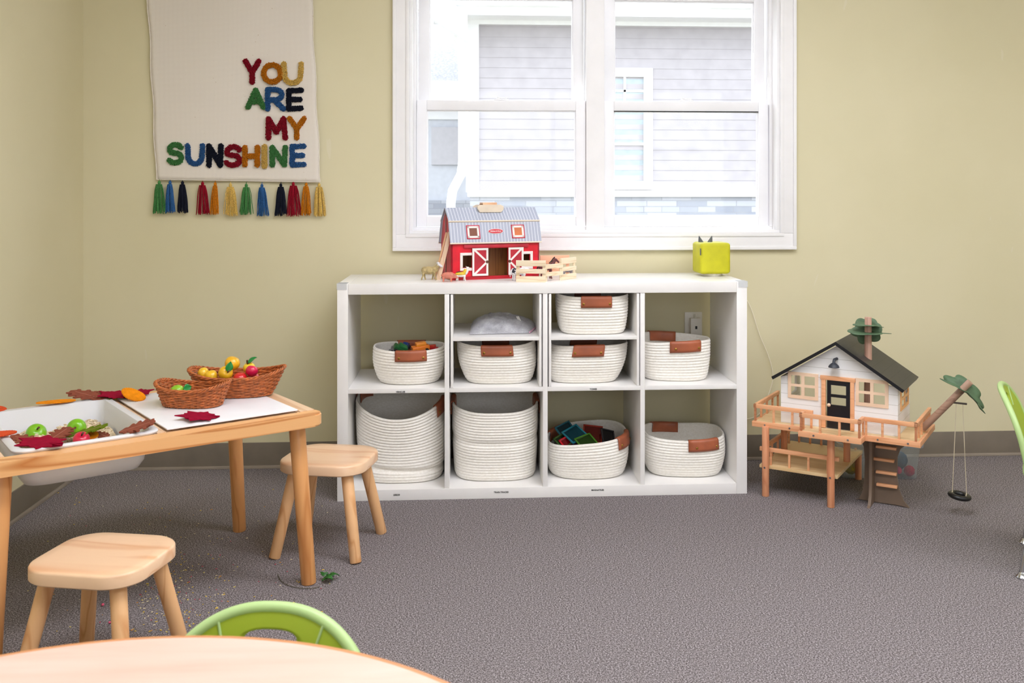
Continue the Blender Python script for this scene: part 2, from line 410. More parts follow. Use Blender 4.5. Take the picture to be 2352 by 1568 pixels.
def slump(p, a, tt):
    k = max(0, 1-tt*3.2); fr = max(0, -math.sin(a))
    p = p.copy(); p.x += .012*math.sin(tt*PI)*math.cos(a); 
    crease = math.exp(-((tt-(.20-.05*math.cos(a)))/.035)**2); p.y += .012*crease*fr; p.x += -.006*crease*math.cos(a)
    return p
rope_basket('large slumped rope basket with a creased base in the bottom left compartment', .207, .205, T, .325, .33, .235, .30, .27, 0, 2.7, lambda a: .052*abs(math.cos(a))**1.5+.045*max(0, math.sin(a)), [(PI-.45, .078, .028), (.0-.35, .078, .03)], warp=slump, bulge=-.012, off=(.008, -.005))
def crease2(p, a, tt):
    p = p.copy(); c = math.exp(-((tt-.55)/.05)**2); fr = max(0, -math.sin(a)); p.y += .006*c*fr; p.x *= 1-.02*c; return p
rope_basket('tall upright rope basket with side handles holding wooden train track', .56, .21, T, .322, .335, .252, .30, .28, 0, 2.9, lambda a: .020*abs(math.cos(a))**2+.02*max(0, math.sin(a)), [(PI, .085, .032), (0, .085, .032)], warp=crease2, bulge=.004)
rope_basket('low rope basket filled with magnetic tiles', .905, .185, T, .30, .28, .135, .272, .225, 0, 2.5, lambda a: .004+.022*math.cos(a-.1)*max(0, 1)*.8+.014*max(0, math.sin(a)), [(PI-.85, .08, .03), (-.52, .08, .03)])
rope_basket('empty low rope basket in the bottom right compartment', 1.272, .19, T, .30, .28, .140, .268, .225, -.1, 3.0, lambda a: .008*abs(math.cos(a)), [(F_+.35, .08, .028), (Bk+.35, .08, .028)])
# toys in the vehicles basket
def toy_car(label, loc, rot, c1, c2, sc=1.0, lettering=None):
    t = thing('toy_vehicle', label, 'toy vehicle', loc, rot=rot); t.scale = (sc, sc, sc)
    m1 = mk('toy_'+'_'.join(map(str, c1)), c1, .3, .02, coat=.3); m2 = mk('toy_'+'_'.join(map(str, c2)), c2, .3, .02, coat=.3)
    B().box(-.03, .03, -.015, .015, .006, .024, .005).obj('body', m1, t)
    B().box(-.016, .02, -.0125, .0125, .022, .036, .005).obj('cabin', m2, t)
    for x in (-.018, .018):
        for y in (-.016, .016): B().cyl((x, y-.003, .008), (x, y+.003, .008), .008, seg=14).obj('wheel', mk('toy_tyre', (28, 28, 30), .6, 0), t)
    return t
toy_car('dark green boxy toy vehicle tipped up at the left in the vehicles basket', (.205, .135, MZ1+.108), (.5, .5, .4), (36, 92, 48), (40, 110, 60), .95)
toy_car('navy blue toy vehicle behind the green one in the vehicles basket', (.225, .18, MZ1+.106), (.2, -.6, 1.2), (34, 48, 100), (30, 60, 130), .8)
toy_car('rounded orange toy car with a lime nose in the vehicles basket', (.285, .14, MZ1+.104), (.1, -.1, .3), (240, 130, 40), (244, 150, 50), 1.1)
toy_car('red toy vehicle beside the orange car in the vehicles basket', (.325, .165, MZ1+.098), (.1, -.1, -.5), (190, 26, 48), (210, 60, 50), .85)
toy_car('dark toy vehicle lying in the middle of the vehicles basket', (.25, .15, MZ1+.088), (1.3, 0, .1), (38, 36, 42), (52, 50, 56), 1.0)
toy_car('grey toy vehicle lowest at the left of the vehicles basket', (.185, .16, MZ1+.09), (.3, .2, 2.0), (120, 122, 128), (80, 82, 90), 1.0)
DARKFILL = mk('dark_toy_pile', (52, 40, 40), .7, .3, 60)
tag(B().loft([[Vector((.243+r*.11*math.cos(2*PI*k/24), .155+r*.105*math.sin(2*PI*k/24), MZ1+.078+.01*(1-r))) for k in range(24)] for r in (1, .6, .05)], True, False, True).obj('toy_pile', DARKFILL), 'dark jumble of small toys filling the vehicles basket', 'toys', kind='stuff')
# magnetic tiles
def tile(label, loc, rot, c, kind='square', s=.07):
    t = thing('magnetic_tile', label, 'magnetic tile', loc, rot=rot, group='magnetic tiles in the rope basket')
    m = mk('tile_'+'_'.join(map(str, c)), c, .12, .02, coat=.6)
    b = B(); h = s/2
    b.box(-h, h, -h, -h+.006, 0, .006, .001).box(-h, h, h-.006, h, 0, .006, .001).box(-h, -h+.006, -h, h, 0, .006, .001).box(h-.006, h, -h, h, 0, .006, .001)
    b.obj('tile_frame', m, t)
    g = 'tg_'+str(c[0]); gm = MC.get(g) or mk_glass(g, tuple(min(255, x+40) for x in c), .1, .3, c); MC[g] = gm
    B().box(-h+.005, h-.005, -h+.005, h-.005, .002, .004).obj('tile_panel', gm, t)
tile('teal magnetic tile lying uppermost in the tile basket', (.855, .145, T+.148), (.45, -.32, .5), (30, 110, 125), s=.072)
tile('second teal tile sticking up at the back of the tile basket', (.83, .20, T+.145), (.75, -.25, .55), (36, 96, 108))
tile('olive green tile at the front centre of the tile basket', (.895, .10, T+.128), (.5, -.2, .45), (62, 108, 28))
tile('dark green tile at the far left of the tile basket', (.815, .14, T+.126), (.5, -.35, .5), (52, 84, 34), s=.06)
tile('bright red tile edge between the green and teal tiles', (.84, .125, T+.118), (.7, -.3, .5), (190, 24, 34), s=.07)
tile('purple tile at the front left of the tile basket', (.865, .115, T+.112), (.35, -.2, .3), (104, 26, 84), s=.07)
tile('brick red tile at the back right of the tile basket', (.93, .21, T+.13), (.8, .1, -.1), (150, 44, 28), s=.075)
tile('nearly black tile at the right of the tile basket', (.985, .19, T+.125), (.9, .3, .4), (34, 30, 34), s=.06)
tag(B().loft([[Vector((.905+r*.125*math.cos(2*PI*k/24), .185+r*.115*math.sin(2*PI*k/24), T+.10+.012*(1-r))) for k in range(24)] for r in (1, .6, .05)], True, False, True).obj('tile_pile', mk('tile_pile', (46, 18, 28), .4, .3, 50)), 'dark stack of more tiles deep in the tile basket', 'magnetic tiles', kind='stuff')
# train track piece
t = B(); t.loft([[Vector((.035*math.cos(a)*q, .004*sy, .03*math.sin(a)*q)) for q, sy in ((1, -1), (1, 1), (.6, 1), (.6, -1))] for a in [PI*i/12 for i in range(13)]], True, True, True)
tag(t.obj('train_track_arch', mk_wood('track_wood', (150, 80, 52), (110, 56, 34)), loc=(.545, .26, .19), rot=(0, .2, .2)), 'reddish wooden train track arch inside the tall rope basket', 'toy train track')
# mesh laundry bag
def meshbag():
    t = NT('mesh_fabric'); v = t.coord(); n = t.noise(v, 30, 3); w = t.noise(v, 900, 1)
    t.base(t.ramp(n, [(.3, (186, 186, 194)), (.7, (238, 238, 244))])); t.rough(.7)
    tr = t.n('ShaderNodeBsdfTransparent'); mx = t.n('ShaderNodeMixShader'); 
    f = t.math('MULTIPLY', w, .9); t.l(f, mx.inputs[0]); t.l(t.b.outputs[0], mx.inputs[2]); t.l(tr.outputs[0], mx.inputs[1]); mx.inputs[0].default_value = .6
    t.l(mx.outputs[0], t.o.inputs[0]); t.bump(w, .3, .001); return t.m
bz = .3945+.179
bag = thing('mesh_bag', 'grey translucent mesh bag with a pink hem lying on the insert board', 'bag', (.585, .16, bz))
N = 40
def bagpt(i, j, sgn):
    u = i/N*2-1; v = j/N*2-1; e = max(0, (1-abs(u)**2.2)*(1-abs(v)**2.4))**.55
    z = .004+(.05+.02*u*-1*.3)*e*(1 if sgn > 0 else .0)+.006*noise.noise(Vector((u*3, v*3, sgn*2)))*e
    if sgn < 0: z = .002
    x = u*.118*(1+.08*v)+.012*v; y = v*.10*(1-.12*u)
    z += .022*max(0, v)*e
    return Vector((x, y, z+ (.008*noise.noise(Vector((u*7, v*5, 3)))*e if sgn > 0 else 0)))
b = B()
for sg in (1, -1): b.loft([[bagpt(i, j, sg) for i in range(N+1)] for j in range(N+1)], False)
b.obj('bag_cloth', meshbag(), bag, smooth=180)
PINK = mk('pink_hem', (226, 170, 196), .6, .02)
B().tube([bagpt(N, j, 1)+Vector((.001, 0, .001)) for j in range(N+1)], .0025, 6).obj('pink_hem', PINK, bag)
B().box(-.006, .006, -.015, .015, 0, .0012, mtx=Matrix.Translation(bagpt(31, 17, 1)+Vector((0, 0, .0008))) @ Matrix.Rotation(.5, 4, 'Z') @ Matrix.Rotation(.75, 4, 'X')).obj('care_tag', WHITE, bag)
b = B()
for q in range(7): b.sph((random.uniform(-.06, .06), random.uniform(-.04, .04), .02), (.025, .02, .014), 12)
b.obj('bag_contents', mk('bag_contents', (196, 198, 204), .6, .2, 30), bag)
# ------------------------------------------------------------------ wall outlet behind the shelf
ou = thing('wall_outlet', 'white wall outlet seen through the upper right compartment', 'outlet', (1.37, YW, .545))
PLS = mk('white_plastic', (236, 232, 224), .35, .01)
B().box(-.036, .036, -.006, 0, -.057, .057, .003).obj('cover_plate', PLS, ou)
ad = thing('power_adapter', 'small white power adapter with a dark dot plugged into the outlet', 'adapter', (1.374, YW-.006, .545))
B().box(-.022, .022, -.03, 0, -.035, .035, .004).obj('adapter_body', PLS, ad)
B().box(-.004, .004, -.032, -.03, -.008, .004).obj('indicator', BLK, ad)
b = B(); b.tube([(0, -.012, .034), (0, -.02, .052), (.004, -.022, .03), (.012, -.026, -.01), (.02, -.028, -.05)], .002, 6); b.cyl((0, -.012, .034), (-.002, -.014, .05), .005, .003); b.obj('cord_stub', PLS, ad)
CORD = mk('white_cord', (236, 228, 206), .5, .0)
pts = [ony(u, v, .425) for u, v in [(1700, 672), (1717, 692), (1728, 716), (1737, 745), (1746, 772), (1758, 800), (1768, 826), (1774, 852), (1775, 872), (1768, 898), (1757, 925), (1746, 947), (1733, 957), (1716, 962), (1700, 962)]]
def smooth_path(pts, n=6):
    out = []
    for i in range(len(pts)-1):
        p0, p1, p2, p3 = pts[max(i-1, 0)], pts[i], pts[i+1], pts[min(i+2, len(pts)-1)]
        for k in range(n):
            t = k/n; out.append(.5*((2*p1)+(-p0+p2)*t+(2*p0-5*p1+4*p2-p3)*t*t+(-p0+3*p1-3*p2+p3)*t**3))
    return out+[pts[-1]]
B().tube([p-Vector((1.374, YW-.006, .545)) for p in smooth_path(pts)], .0018, 6).obj('power_cord', CORD, ad)
# ------------------------------------------------------------------ toy barn on the shelf
RED = mk('barn_red', (236, 30, 52), .4, .08, 20); DRED = mk('barn_dark_red', (196, 40, 58), .45, .08, 20)
PALEW = mk('barn_white', (240, 234, 230), .5, .02); RAWW = mk_wood('raw_wood', (226, 190, 156), (206, 160, 120), 0, dens=30)
BROWNI = mk_wood('barn_inside', (150, 96, 46), (122, 72, 30), 2, dens=20); PLY = mk('plywood_edge', (240, 224, 202), .6, .05)
BA = math.radians(18.0)
barn = thing('toy_barn', 'red wooden toy barn with a grey striped roof on the shelf top', 'toy barn', (.397, .113, SH), BA)
BWd, BD = .348, .128; WT = .006
def frontwall(yf, holes, name):
    xs = sorted({0, BWd} | {h[0] for h in holes} | {h[1] for h in holes}); zs = sorted({.008, .135} | {h[2] for h in holes} | {h[3] for h in holes})
    b = B()
    for i in range(len(xs)-1):
        for j in range(len(zs)-1):
            xc, zc_ = (xs[i]+xs[i+1])/2, (zs[j]+zs[j+1])/2
            if any(h[0] < xc < h[1] and h[2] < zc_ < h[3] for h in holes): continue
            b.box(xs[i], xs[i+1], yf, yf+WT, zs[j], zs[j+1])
    bmesh.ops.remove_doubles(b.bm, verts=b.bm.verts, dist=1e-5)
    return b.obj(name, RED, barn, smooth=0)
frontwall(0, [(.142, .222, .012, .115), (.045, .08, .045, .09), (.275, .31, .045, .09)], 'front_wall')
frontwall(BD-WT, [], 'back_wall')
B().box(0, BWd, 0, BD, 0, .008).obj('barn_floor', BROWNI, barn, smooth=0)
B().box(.008, BWd-.008, .07, .074, .008, .2).obj('inner_wall', BROWNI, barn, smooth=0)
for x in (0, BWd-.006):
    b = B(); M = Matrix(((0, 0, 1, 0), (1, 0, 0, 0), (0, 1, 0, 0), (0, 0, 0, 1)))
    b.prism([(0, .008), (BD/2-.003, .008), (BD/2-.003, .252), (.022, .214), (.0, .135)], x, x+.006, M)
    b.prism([(BD/2+.001, .008), (BD, .008), (BD, .135), (BD-.022, .214), (BD/2+.001, .252)], x, x+.006, M)
    b.obj('side_wall', mk('barn_side_red', (206, 62, 78), .5, .08, 20), barn, smooth=0)
B().box(-.0015, -.0002, BD/2-.004, BD/2+.003, .008, .25).obj('side_hinge', mk('hinge_metal', (120, 112, 104), .4, .2, 200, metal=.8), barn)
# lower trim band and rails
B().box(.004, BWd-.004, -.003, 0, .0, .012).obj('base_trim', mk('barn_base_red', (190, 10, 34), .4, .05), barn)
B().box(.048, .302, -.007, 0, .117, .129, .001).obj('door_rail', DRED, barn)
ROOFM = mk_stripe('barn_roof_stripes', 0, .0122, .13, (168, 174, 192), (232, 234, 240), .45)
def roofpan(prof0, prof1, name, t=.0045):
    (y0, z0), (y1, z1) = prof0, prof1; d = Vector((y1-y0, z1-z0)).normalized(); nx = Vector((-d.y, d.x))*t
    b = B(); q = [(y0, z0), (y1, z1), (y1+nx.x, z1+nx.y), (y0+nx.x, z0+nx.y)]
    b.loft([[(-.006, y, z) for y, z in q], [(BWd+.006, y, z) for y, z in q]], True, True, True)
    b.mi = 1; e = [(y0-d.x*.001, z0-d.y*.001), (y0+d.x*.0035, z0+d.y*.0035), (y0+nx.x*1.1+d.x*.0035, z0+nx.y*1.1+d.y*.0035), (y0+nx.x*1.1-d.x*.001, z0+nx.y*1.1-d.y*.001)]
    b.loft([[(-.0066, y, z) for y, z in e], [(BWd+.0066, y, z) for y, z in e]], True, True, True)
    return b.obj(name, [ROOFM, PLY], barn, smooth=0)
roofpan((-.007, .133), (.018, .216), 'lower_roof'); roofpan((.012, .212), (BD/2, .262), 'upper_roof')
roofpan((BD+.012, .129), (BD-.018, .216), 'rear_lower_roof', -.0045); roofpan((BD-.012, .212), (BD/2, .262), 'rear_upper_roof', -.0045)
# things on the lower roof slope
sl = math.atan2(.025, .083); RM = Matrix.Translation((0, -.0121, .133)) @ Matrix.Rotation(-sl, 4, 'X')
def onroof(x, s): return RM @ Matrix.Translation((x, -.0002, s))
for xc, ic in ((.085, (124, 60, 22)), (.262, (214, 112, 48))):
    f = B(); s0 = .044
    for ins, mm, yy in ((0, 0, -.002), (.0035, 1, -.0026)):
        f.mi = mm; w_ = .026-ins; ww = .003 if mm == 0 else .0075
        for bx in ((-w_, w_, -w_, -w_+ww), (-w_, w_, w_-ww, w_), (-w_, -w_+ww, -w_, w_), (w_-ww, w_, -w_, w_)):
            f.box(bx[0], bx[1], yy, .0005, bx[2], bx[3], mtx=onroof(xc, s0))
    f.mi = 2; f.box(-.015, .015, -.0012, .0004, -.015, .015, mtx=onroof(xc, s0))
    f.obj('roof_window', [mk('frame_red', (206, 22, 54), .45, .03), PALEW, mk('win_brown_%d' % ic[0], ic, .4, .05)], barn, smooth=0)
b = B()
def ellip(rx, rz, y0, y1, mm):
    b.mi = mm; b.loft([[onroof(.173, .046) @ Vector((rx*math.cos(2*PI*k/28), y, rz*math.sin(2*PI*k/28))) for k in range(28)] for y in (y0, y1)], True, True, True)
ellip(.030, .0098, -.0016, .0004, 1); ellip(.0283, .0083, -.0021, .0004, 0)
em = b.obj('oval_badge', [mk('badge_red', (206, 20, 44), .4, .02), PALEW], barn, smooth=0)
tm = text_obj('badge_lettering', 'Melissa & Doug', .0067, PALEW, (0, 0, 0), (0, 0, 0), em, .0003, shear=.15)
tm.matrix_local = onroof(.173, .046) @ Matrix.Translation((0, -.0022, 0)) @ Matrix.Rotation(PI/2, 4, 'X')
# windows beside the doors
for xc in (.0625, .2925):
    b = B(); picture(b, xc-.0285, xc+.0285, .034, .1, .010, -.004, 0, .0008); b.obj('window_frame', PALEW, barn)
def barndoor(xa, xb, flip):
    b = B(); z0, z1 = .014, .116; w_ = .0075
    b.box(xa, xb, -.008, -.004, z0, z1); b.mi = 1
    picture(b, xa, xb, z0, z1, w_, -.0095, -.0078, .0004)
    a = (xb-w_*.6, (z0+z1)/2) if not flip else (xa+w_*.6, (z0+z1)/2)
    for zz in (z0+.004, z1-.004):
        e = (xa+.006, zz) if not flip else (xb-.006, zz); d = Vector((e[0]-a[0], e[1]-a[1])); L = d.length; an = math.atan2(d.y, d.x)
        b.box(0, L, -.0094, -.0078, -.0036, .0036, mtx=Matrix.Translation((a[0], 0, a[1])) @ Matrix.Rotation(-an, 4, 'Y'))
    o = b.obj('barn_door', [DRED, PALEW], barn, smooth=0)
    B().cyl((a[0], -.0095, a[1]), (a[0], -.011, a[1]), .0055, seg=16).obj('finger_hole', mk('hole_brown', (96, 58, 40), .6, .05), o)
barndoor(.079, .141, False); barndoor(.221, .281, True)
# handle on the ridge
b = B(); cx = .166
for sy in (-1, 1):
    pl = [(cx-.052, .262), (cx-.052, .270), (cx-.04, .2755), (cx+.04, .2755), (cx+.052, .270), (cx+.052, .258), (cx+.042, .247), (cx-.042, .247)]
    yy = BD/2-.028 if sy < 0 else BD/2+.022
    b.prism(pl, yy, yy+.006, Matrix(((1, 0, 0, 0), (0, 0, 1, 0), (0, 1, 0, 0), (0, 0, 0, 1))), .0008)
b.obj('ridge_bracket', PLY, barn)
b = B(); b.loft([[(cx-.028, y, z), (cx+.028, y, z), (cx+.028, y+dy, z2), (cx-.028, y+dy, z2)] for y, z, dy, z2 in ((BD/2-.026, .262, .003, .2585), (BD/2-.018, .284, .001, .279), (BD/2+.018, .284, -.001, .279), (BD/2+.026, .262, -.003, .2585))], True, True, True)
b.obj('handle', mk_wood('handle_wood', (226, 180, 138), (206, 152, 108), 0, dens=25), barn)
# ladder of two flat bars leaning on the left wall
LW = mk_wood('ladder_wood', (234, 206, 176), (210, 170, 130), 2, dens=30)
ld = thing('wooden_plank', 'pair of flat pale planks leaning against the left side of the barn', 'toy plank', (.345, .140, SH))
B().box(-.004, .012, -.004, .004, 0, .182, .001, Matrix.Rotation(.245, 4, 'Y')).obj('wide_plank', LW, ld)
B().box(-.012, -.0055, .0, .006, 0, .178, .0008, Matrix.Rotation(.245, 4, 'Y')).obj('thin_plank', mk_wood('ladder_wood_b', (216, 170, 128), (190, 140, 98), 2, dens=30), ld)
# ------------------------------------------------------------------ toy animals
def animal(name, label, loc, rz, body, mat, extra=(), vox=.0011, cat='toy animal', sc=1):
    t = thing(name, label, cat, loc, rz); t.scale = (sc, sc, sc)
    def build(parts):
        b = B()
        for p in parts:
            if p[0] == 'e': b.sph(p[1], p[2], 14, p[3] if len(p) > 3 else None)
            else: b.tube([Vector(q[:3]) for q in p[1]], [q[3] for q in p[1]], 10)
        return b
    remesh(build(body).obj('body', mat, t, smooth=180), vox)
    for nm, parts, m in extra: remesh(build(parts).obj(nm, m, t, smooth=180), vox)
    return t
def legs(xf, xb, y, z, r, foot=.0, sp=.0):
    out = []
    for x, s in ((xf, 1), (xb, -1)):
        for yy, d in ((-y, 1), (y, -1)):
            o = sp*d*s
            out.append(('t', [(x, yy, z, r*1.7), (x+o*.4-s*.001, yy, z*.55, r*1.05), (x+o*.9, yy, z*.15, r*.85), (x+o+.0012, yy, .0012, r*1.1)]))
    return out
SHEEPB = mk('sheep_wool', (196, 174, 122), .8, .12, 120, .6, 500); SHEEPH = mk('sheep_face', (232, 232, 236), .6, .04, 100)
animal('toy_sheep', 'small tan sheep figure with a white head left of the barn', (.316, .128, SH), .06,
    [('e', (0, 0, .030), (.024, .0115, .0125)), ('e', (-.012, 0, .031), (.012, .011, .011)), ('e', (.02, 0, .034), (.009, .008, .011)), ('t', [(.016, 0, .034, .009), (.026, 0, .042, .0065), (.03, 0, .046, .005)])] + legs(.016, -.017, .006, .026, .0026, sp=.006),
    SHEEPB, [('head', [('t', [(.027, 0, .047, .0056), (.034, 0, .0445, .0046), (.041, 0, .0405, .003)]), ('e', (.028, 0, .052), (.0055, .006, .0035)), ('t', [(.028, -.005, .048, .0022), (.026, -.011, .045, .0014)]), ('t', [(.028, .005, .048, .0022), (.026, .011, .045, .0014)])], SHEEPH)], sc=1.2)
PIGM = mk('pig_pink', (222, 134, 112), .5, .06, 60)
animal('toy_pig', 'small pink pig figure standing just in front of the barn corner', (.386, .060, SH), -.05,
    [('e', (0, 0, .0205), (.021, .011, .0115)), ('e', (.010, 0, .021), (.012, .011, .0112)), ('t', [(.014, 0, .020, .0098), (.024, 0, .018, .0066), (.031, 0, .0145, .0038), (.034, 0, .0135, .0034)]), ('t', [(.019, -.006, .025, .003), (.025, -.008, .024, .001)]), ('t', [(.019, .006, .025, .003), (.025, .008, .024, .001)]), ('t', [(-.020, 0, .024, .0012), (-.023, 0, .021, .001)])] + legs(.012, -.014, .0055, .015, .003), PIGM, sc=1.1)
YEL = mk('costume_yellow', (240, 206, 60), .5, .08, 60); LLW = mk('figure_white', (236, 234, 230), .5, .03, 60)
animal('toy_llama', 'small white figure with a yellow fleece and raised neck beside the pig', (.4335, .092, SH), .02,
    [('t', [(.016, 0, .026, .007), (.022, 0, .034, .0055), (.024, 0, .042, .005)]), ('t', [(.02, 0, .047, .0052), (.027, 0, .047, .0042), (.031, 0, .045, .0028)]), ('t', [(.019, -.003, .05, .0014), (.018, -.004, .055, .0008)]), ('t', [(.019, .003, .05, .0014), (.018, .004, .055, .0008)]), ('e', (0, 0, .021), (.019, .008, .0075))] + legs(.013, -.014, .005, .018, .0028, sp=.003),
    LLW, [('fleece', [('e', (-.001, 0, .0255), (.0205, .0092, .0078)), ('t', [(.012, 0, .028, .0075), (.0155, 0, .037, .0068), (.017, 0, .043, .005)])], YEL), ('dark_back', [('e', (-.006, 0, .0315), (.012, .005, .0032))], mk('dark_patch', (40, 30, 34), .5, .05))])
def cowmat():
    t = NT('cow_hide'); n = t.noise(t.coord(), 75, 1); t.base(t.ramp(n, [(.60, (236, 234, 240)), (.62, (30, 28, 46))], 'CONSTANT')); t.rough(.5); return t.m
COW = cowmat()
animal('toy_cow', 'white cow figure with black spots behind the left fence section', (.645, .092, SH), .35,
    [('e', (0, 0, .034), (.028, .013, .014)), ('e', (-.02, 0, .034), (.012, .0125, .013)), ('t', [(.02, 0, .036, .0115), (.032, 0, .038, .0088), (.041, 0, .034, .0062), (.047, 0, .031, .005)]), ('t', [(.034, -.007, .042, .0025), (.033, -.013, .042, .0014)]), ('t', [(.034, .007, .042, .0025), (.033, .013, .042, .0014)]), ('t', [(-.031, 0, .038, .002), (-.035, 0, .025, .0012), (-.035, 0, .014, .0018)])] + legs(.018, -.021, .008, .026, .0035), COW)
HORSE = mk('horse_brown', (110, 52, 56), .45, .08, 50); MANE = mk('horse_mane', (48, 26, 28), .6, .05)
animal('toy_horse', 'brown horse figure rising above the middle fence section', (.748, .150, SH), .1,
    [('e', (0, 0, .043), (.026, .0105, .0125)), ('e', (-.016, 0, .044), (.012, .0105, .012)), ('t', [(.017, 0, .046, .010), (.027, 0, .058, .0075), (.034, 0, .069, .0055), (.037, 0, .074, .005)]), ('t', [(.035, 0, .0735, .0055), (.043, 0, .067, .0042), (.050, 0, .060, .0032)]), ('t', [(.033, -.003, .077, .0016), (.0335, -.0035, .083, .0008)]), ('t', [(.033, .003, .077, .0016), (.0335, .0035, .083, .0008)])] + legs(.018, -.018, .0065, .036, .003, sp=.002),
    HORSE, [('mane', [('t', [(.012, 0, .058, .002), (.021, 0, .066, .0028), (.029, 0, .077, .0028), (.034, 0, .081, .0022)])], MANE), ('tail', [('t', [(-.027, 0, .05, .002), (-.033, 0, .04, .0028), (-.033, 0, .02, .002)])], MANE)])
animal('toy_goat', 'pale grey animal figure behind the rightmost fence section', (.835, .205, SH), -.3,
    [('e', (0, 0, .030), (.022, .010, .011)), ('t', [(.016, 0, .034, .008), (.026, 0, .042, .005), (.034, 0, .039, .0035)])] + legs(.014, -.015, .006, .024, .0028), mk('goat_grey', (190, 182, 190), .6, .12, 60))
# ------------------------------------------------------------------ fence sections
FW = mk_wood('fence_wood', (240, 224, 196), (222, 196, 158), 0, dens=30)
def fence(name, label, p0, p1, h=.062, slats=((0, .016), (.0245, .037), (.046, .062)), m=None, post=True):
    p0 = Vector(p0); p1 = Vector(p1); d = p1-p0; L = d.length
    t = thing(name, label, 'toy fence', (p0.x, p0.y, SH), math.atan2(d.y, d.x), 'pale wooden fence sections by the barn')
    for z0, z1 in slats: B().box(0, L, -.0025, .0025, z0, z1, .0006).obj('slat', m or FW, t)
    for x in (0, L-.012): B().box(x, x+.012, .0026, .0056, 0, h, .0006).obj('post', m or FW, t)
    return t
fence('fence_section', 'pale wooden fence section at the left, in front of the spotted cow', (.632, .040), (.737, .018), .078, ((0, .021), (.031, .047), (.057, .078)))
fence('fence_section', 'pale wooden fence section in the middle, in front of the brown horse', (.738, .040), (.806, .098), .062, ((.019, .034), (.046, .062)))
fence('fence_section', 'pale wooden fence section at the right end, angled backward', (.799, .098), (.862, .168), .080, ((0, .021), (.032, .047), (.059, .080)))
fence('fence_section', 'orange-tinted fence board standing at the back beside the barn wall', (.735, .262), (.848, .275), .080, ((.014, .034), (.045, .080)), mk_wood('fence_tinted', (238, 184, 150), (226, 160, 122), 0, dens=30))
# ------------------------------------------------------------------ lime cube speaker with ears
LIME = mk('lime_fabric', (196, 192, 20), .55, .03, 30, .1, 600)
cu = thing('cube_speaker', 'lime green soft cube speaker with two grey ears at the right of the shelf top', 'speaker', (1.400, .262, SH+.0), math.radians(12))
def rcube(s, r, z0, taper=1.0):
    rings = []
    for i in range(9): a = -PI/2+PI/2*i/8; rings.append((s/2-r+r*math.cos(a), r+r*math.sin(a)))
    out = []
    for o, zz in rings: out.append((o, z0+zz))
    for o, zz in reversed(rings): out.append((o, z0+s-zz))
    return [[Vector((x*(o/(s/2)), y*(o/(s/2)), z)) for x, y in rrect(s, s, r*1.2, 6)] for o, z in out]
cu.rotation_euler.z = math.radians(3)
B().loft(rcube(.119, .011, .010), True, True, True).obj('cube_body', LIME, cu, smooth=60)
B().lathe([(.001, 0), (.040, 0), (.043, .003), (.043, .012)], seg=40).obj('white_base', PLS, cu)
GREY = mk('ear_grey', (84, 88, 92), .5, .03)
for sx in (-1, 1):
    b = B(); b.loft([[Vector((-.022+sx*(.017+.011*math.cos(2*PI*k/16)*(1-tt)**.8+.009*tt*1), .004+.005*math.sin(2*PI*k/16)*(1-tt)**.8, .127+.027*tt)) for k in range(16)] for tt in (0, .25, .5, .75, .92, .99)], True, True, True); b.obj('ear', GREY, cu)
b = B().box(-.0006, .0006, -.004, .006, 0, .026).obj('side_tag', GREY, cu, loc=(-.0590, -.0545, .082))
# ------------------------------------------------------------------ wall hanging
def cloth_mat():
    t = NT('woven_cotton'); tc = t.n('ShaderNodeTexCoord'); w1_ = t.n('ShaderNodeTexWave', wave_type='BANDS', bands_direction='X'); w2_ = t.n('ShaderNodeTexWave', wave_type='BANDS', bands_direction='Z')
    for w_ in (w1_, w2_): w_.inputs['Scale'].default_value = 170; w_.inputs['Distortion'].default_value = .6; t.l(tc.outputs['Object'], w_.inputs[0])
    h = t.math('MULTIPLY', w1_.outputs['Fac'], w2_.outputs['Fac'])
    col = t.ramp(h, [(.0, (218, 210, 198)), (.5, (240, 233, 224))])
    fl = t.math('GREATER_THAN', t.noise(t.coord((1, 1, 1)), 190, 1), .80); col = t.mix(fl, col, (170, 140, 100))
    t.base(col); t.rough(.95); t.b.inputs['Specular IOR Level'].default_value = .1; t.bump(h, .35, .001); return t.m
HY = .428
hang = thing('wall_hanging', 'cream woven wall hanging with colourful tufted words and tassels', 'wall hanging', (0, 0, 0))
def z2p(x, y, Y=HY): return ony(320+x/3.015, y/3.015, Y)
TL, TR, BL_, BR_ = z2p(60, 0), z2p(1195, 0), z2p(120, 1242), z2p(1255, 1260)
def hp(u, v, dy=0):   # u 0..1 across, v 0..1 top..bottom of the visible part
    p = (TL*(1-u)+TR*u)*(1-v) + (BL_*(1-u)+BR_*u)*v
    e = .0025*math.sin(v*17+1)*(1 if u > .5 else -1)*abs(u-.5)*2
    return Vector((p.x+e, HY-.004+.003*math.sin(u*9+v*3)+dy, p.z))
NU, NV = 40, 70
rows = [[hp(i/NU, -.45+1.45*j/NV) for i in range(NU+1)] for j in range(NV+1)]
CL = cloth_mat(); solid(B().loft(rows, False).obj('woven_cloth', CL, hang, smooth=180), .003, 0)
b = B()
for i in (0, NU): b.tube([rows[j][i]+Vector((0, -.0005, 0)) for j in range(NV+1)], [.0022+.0006*math.sin(j*2.1) for j in range(NV+1)], 6)
b.tube([rows[NV][i] for i in range(NU+1)], .0022, 6); b.obj('selvedge', CL, hang)
p = rows[0][NU//2]; B().cyl((rows[0][0].x-.03, HY-.006, p.z), (rows[0][NU].x+.03, HY-.006, p.z), .008).obj('hanging_rod', mk_wood('rod_wood', (210, 170, 120), (180, 140, 90)), hang)
YC = {'g': (84, 150, 84), 'b': (58, 108, 168), 'n': (30, 34, 50), 'r': (164, 20, 44), 'o': (222, 134, 26), 'y': (246, 206, 110)}
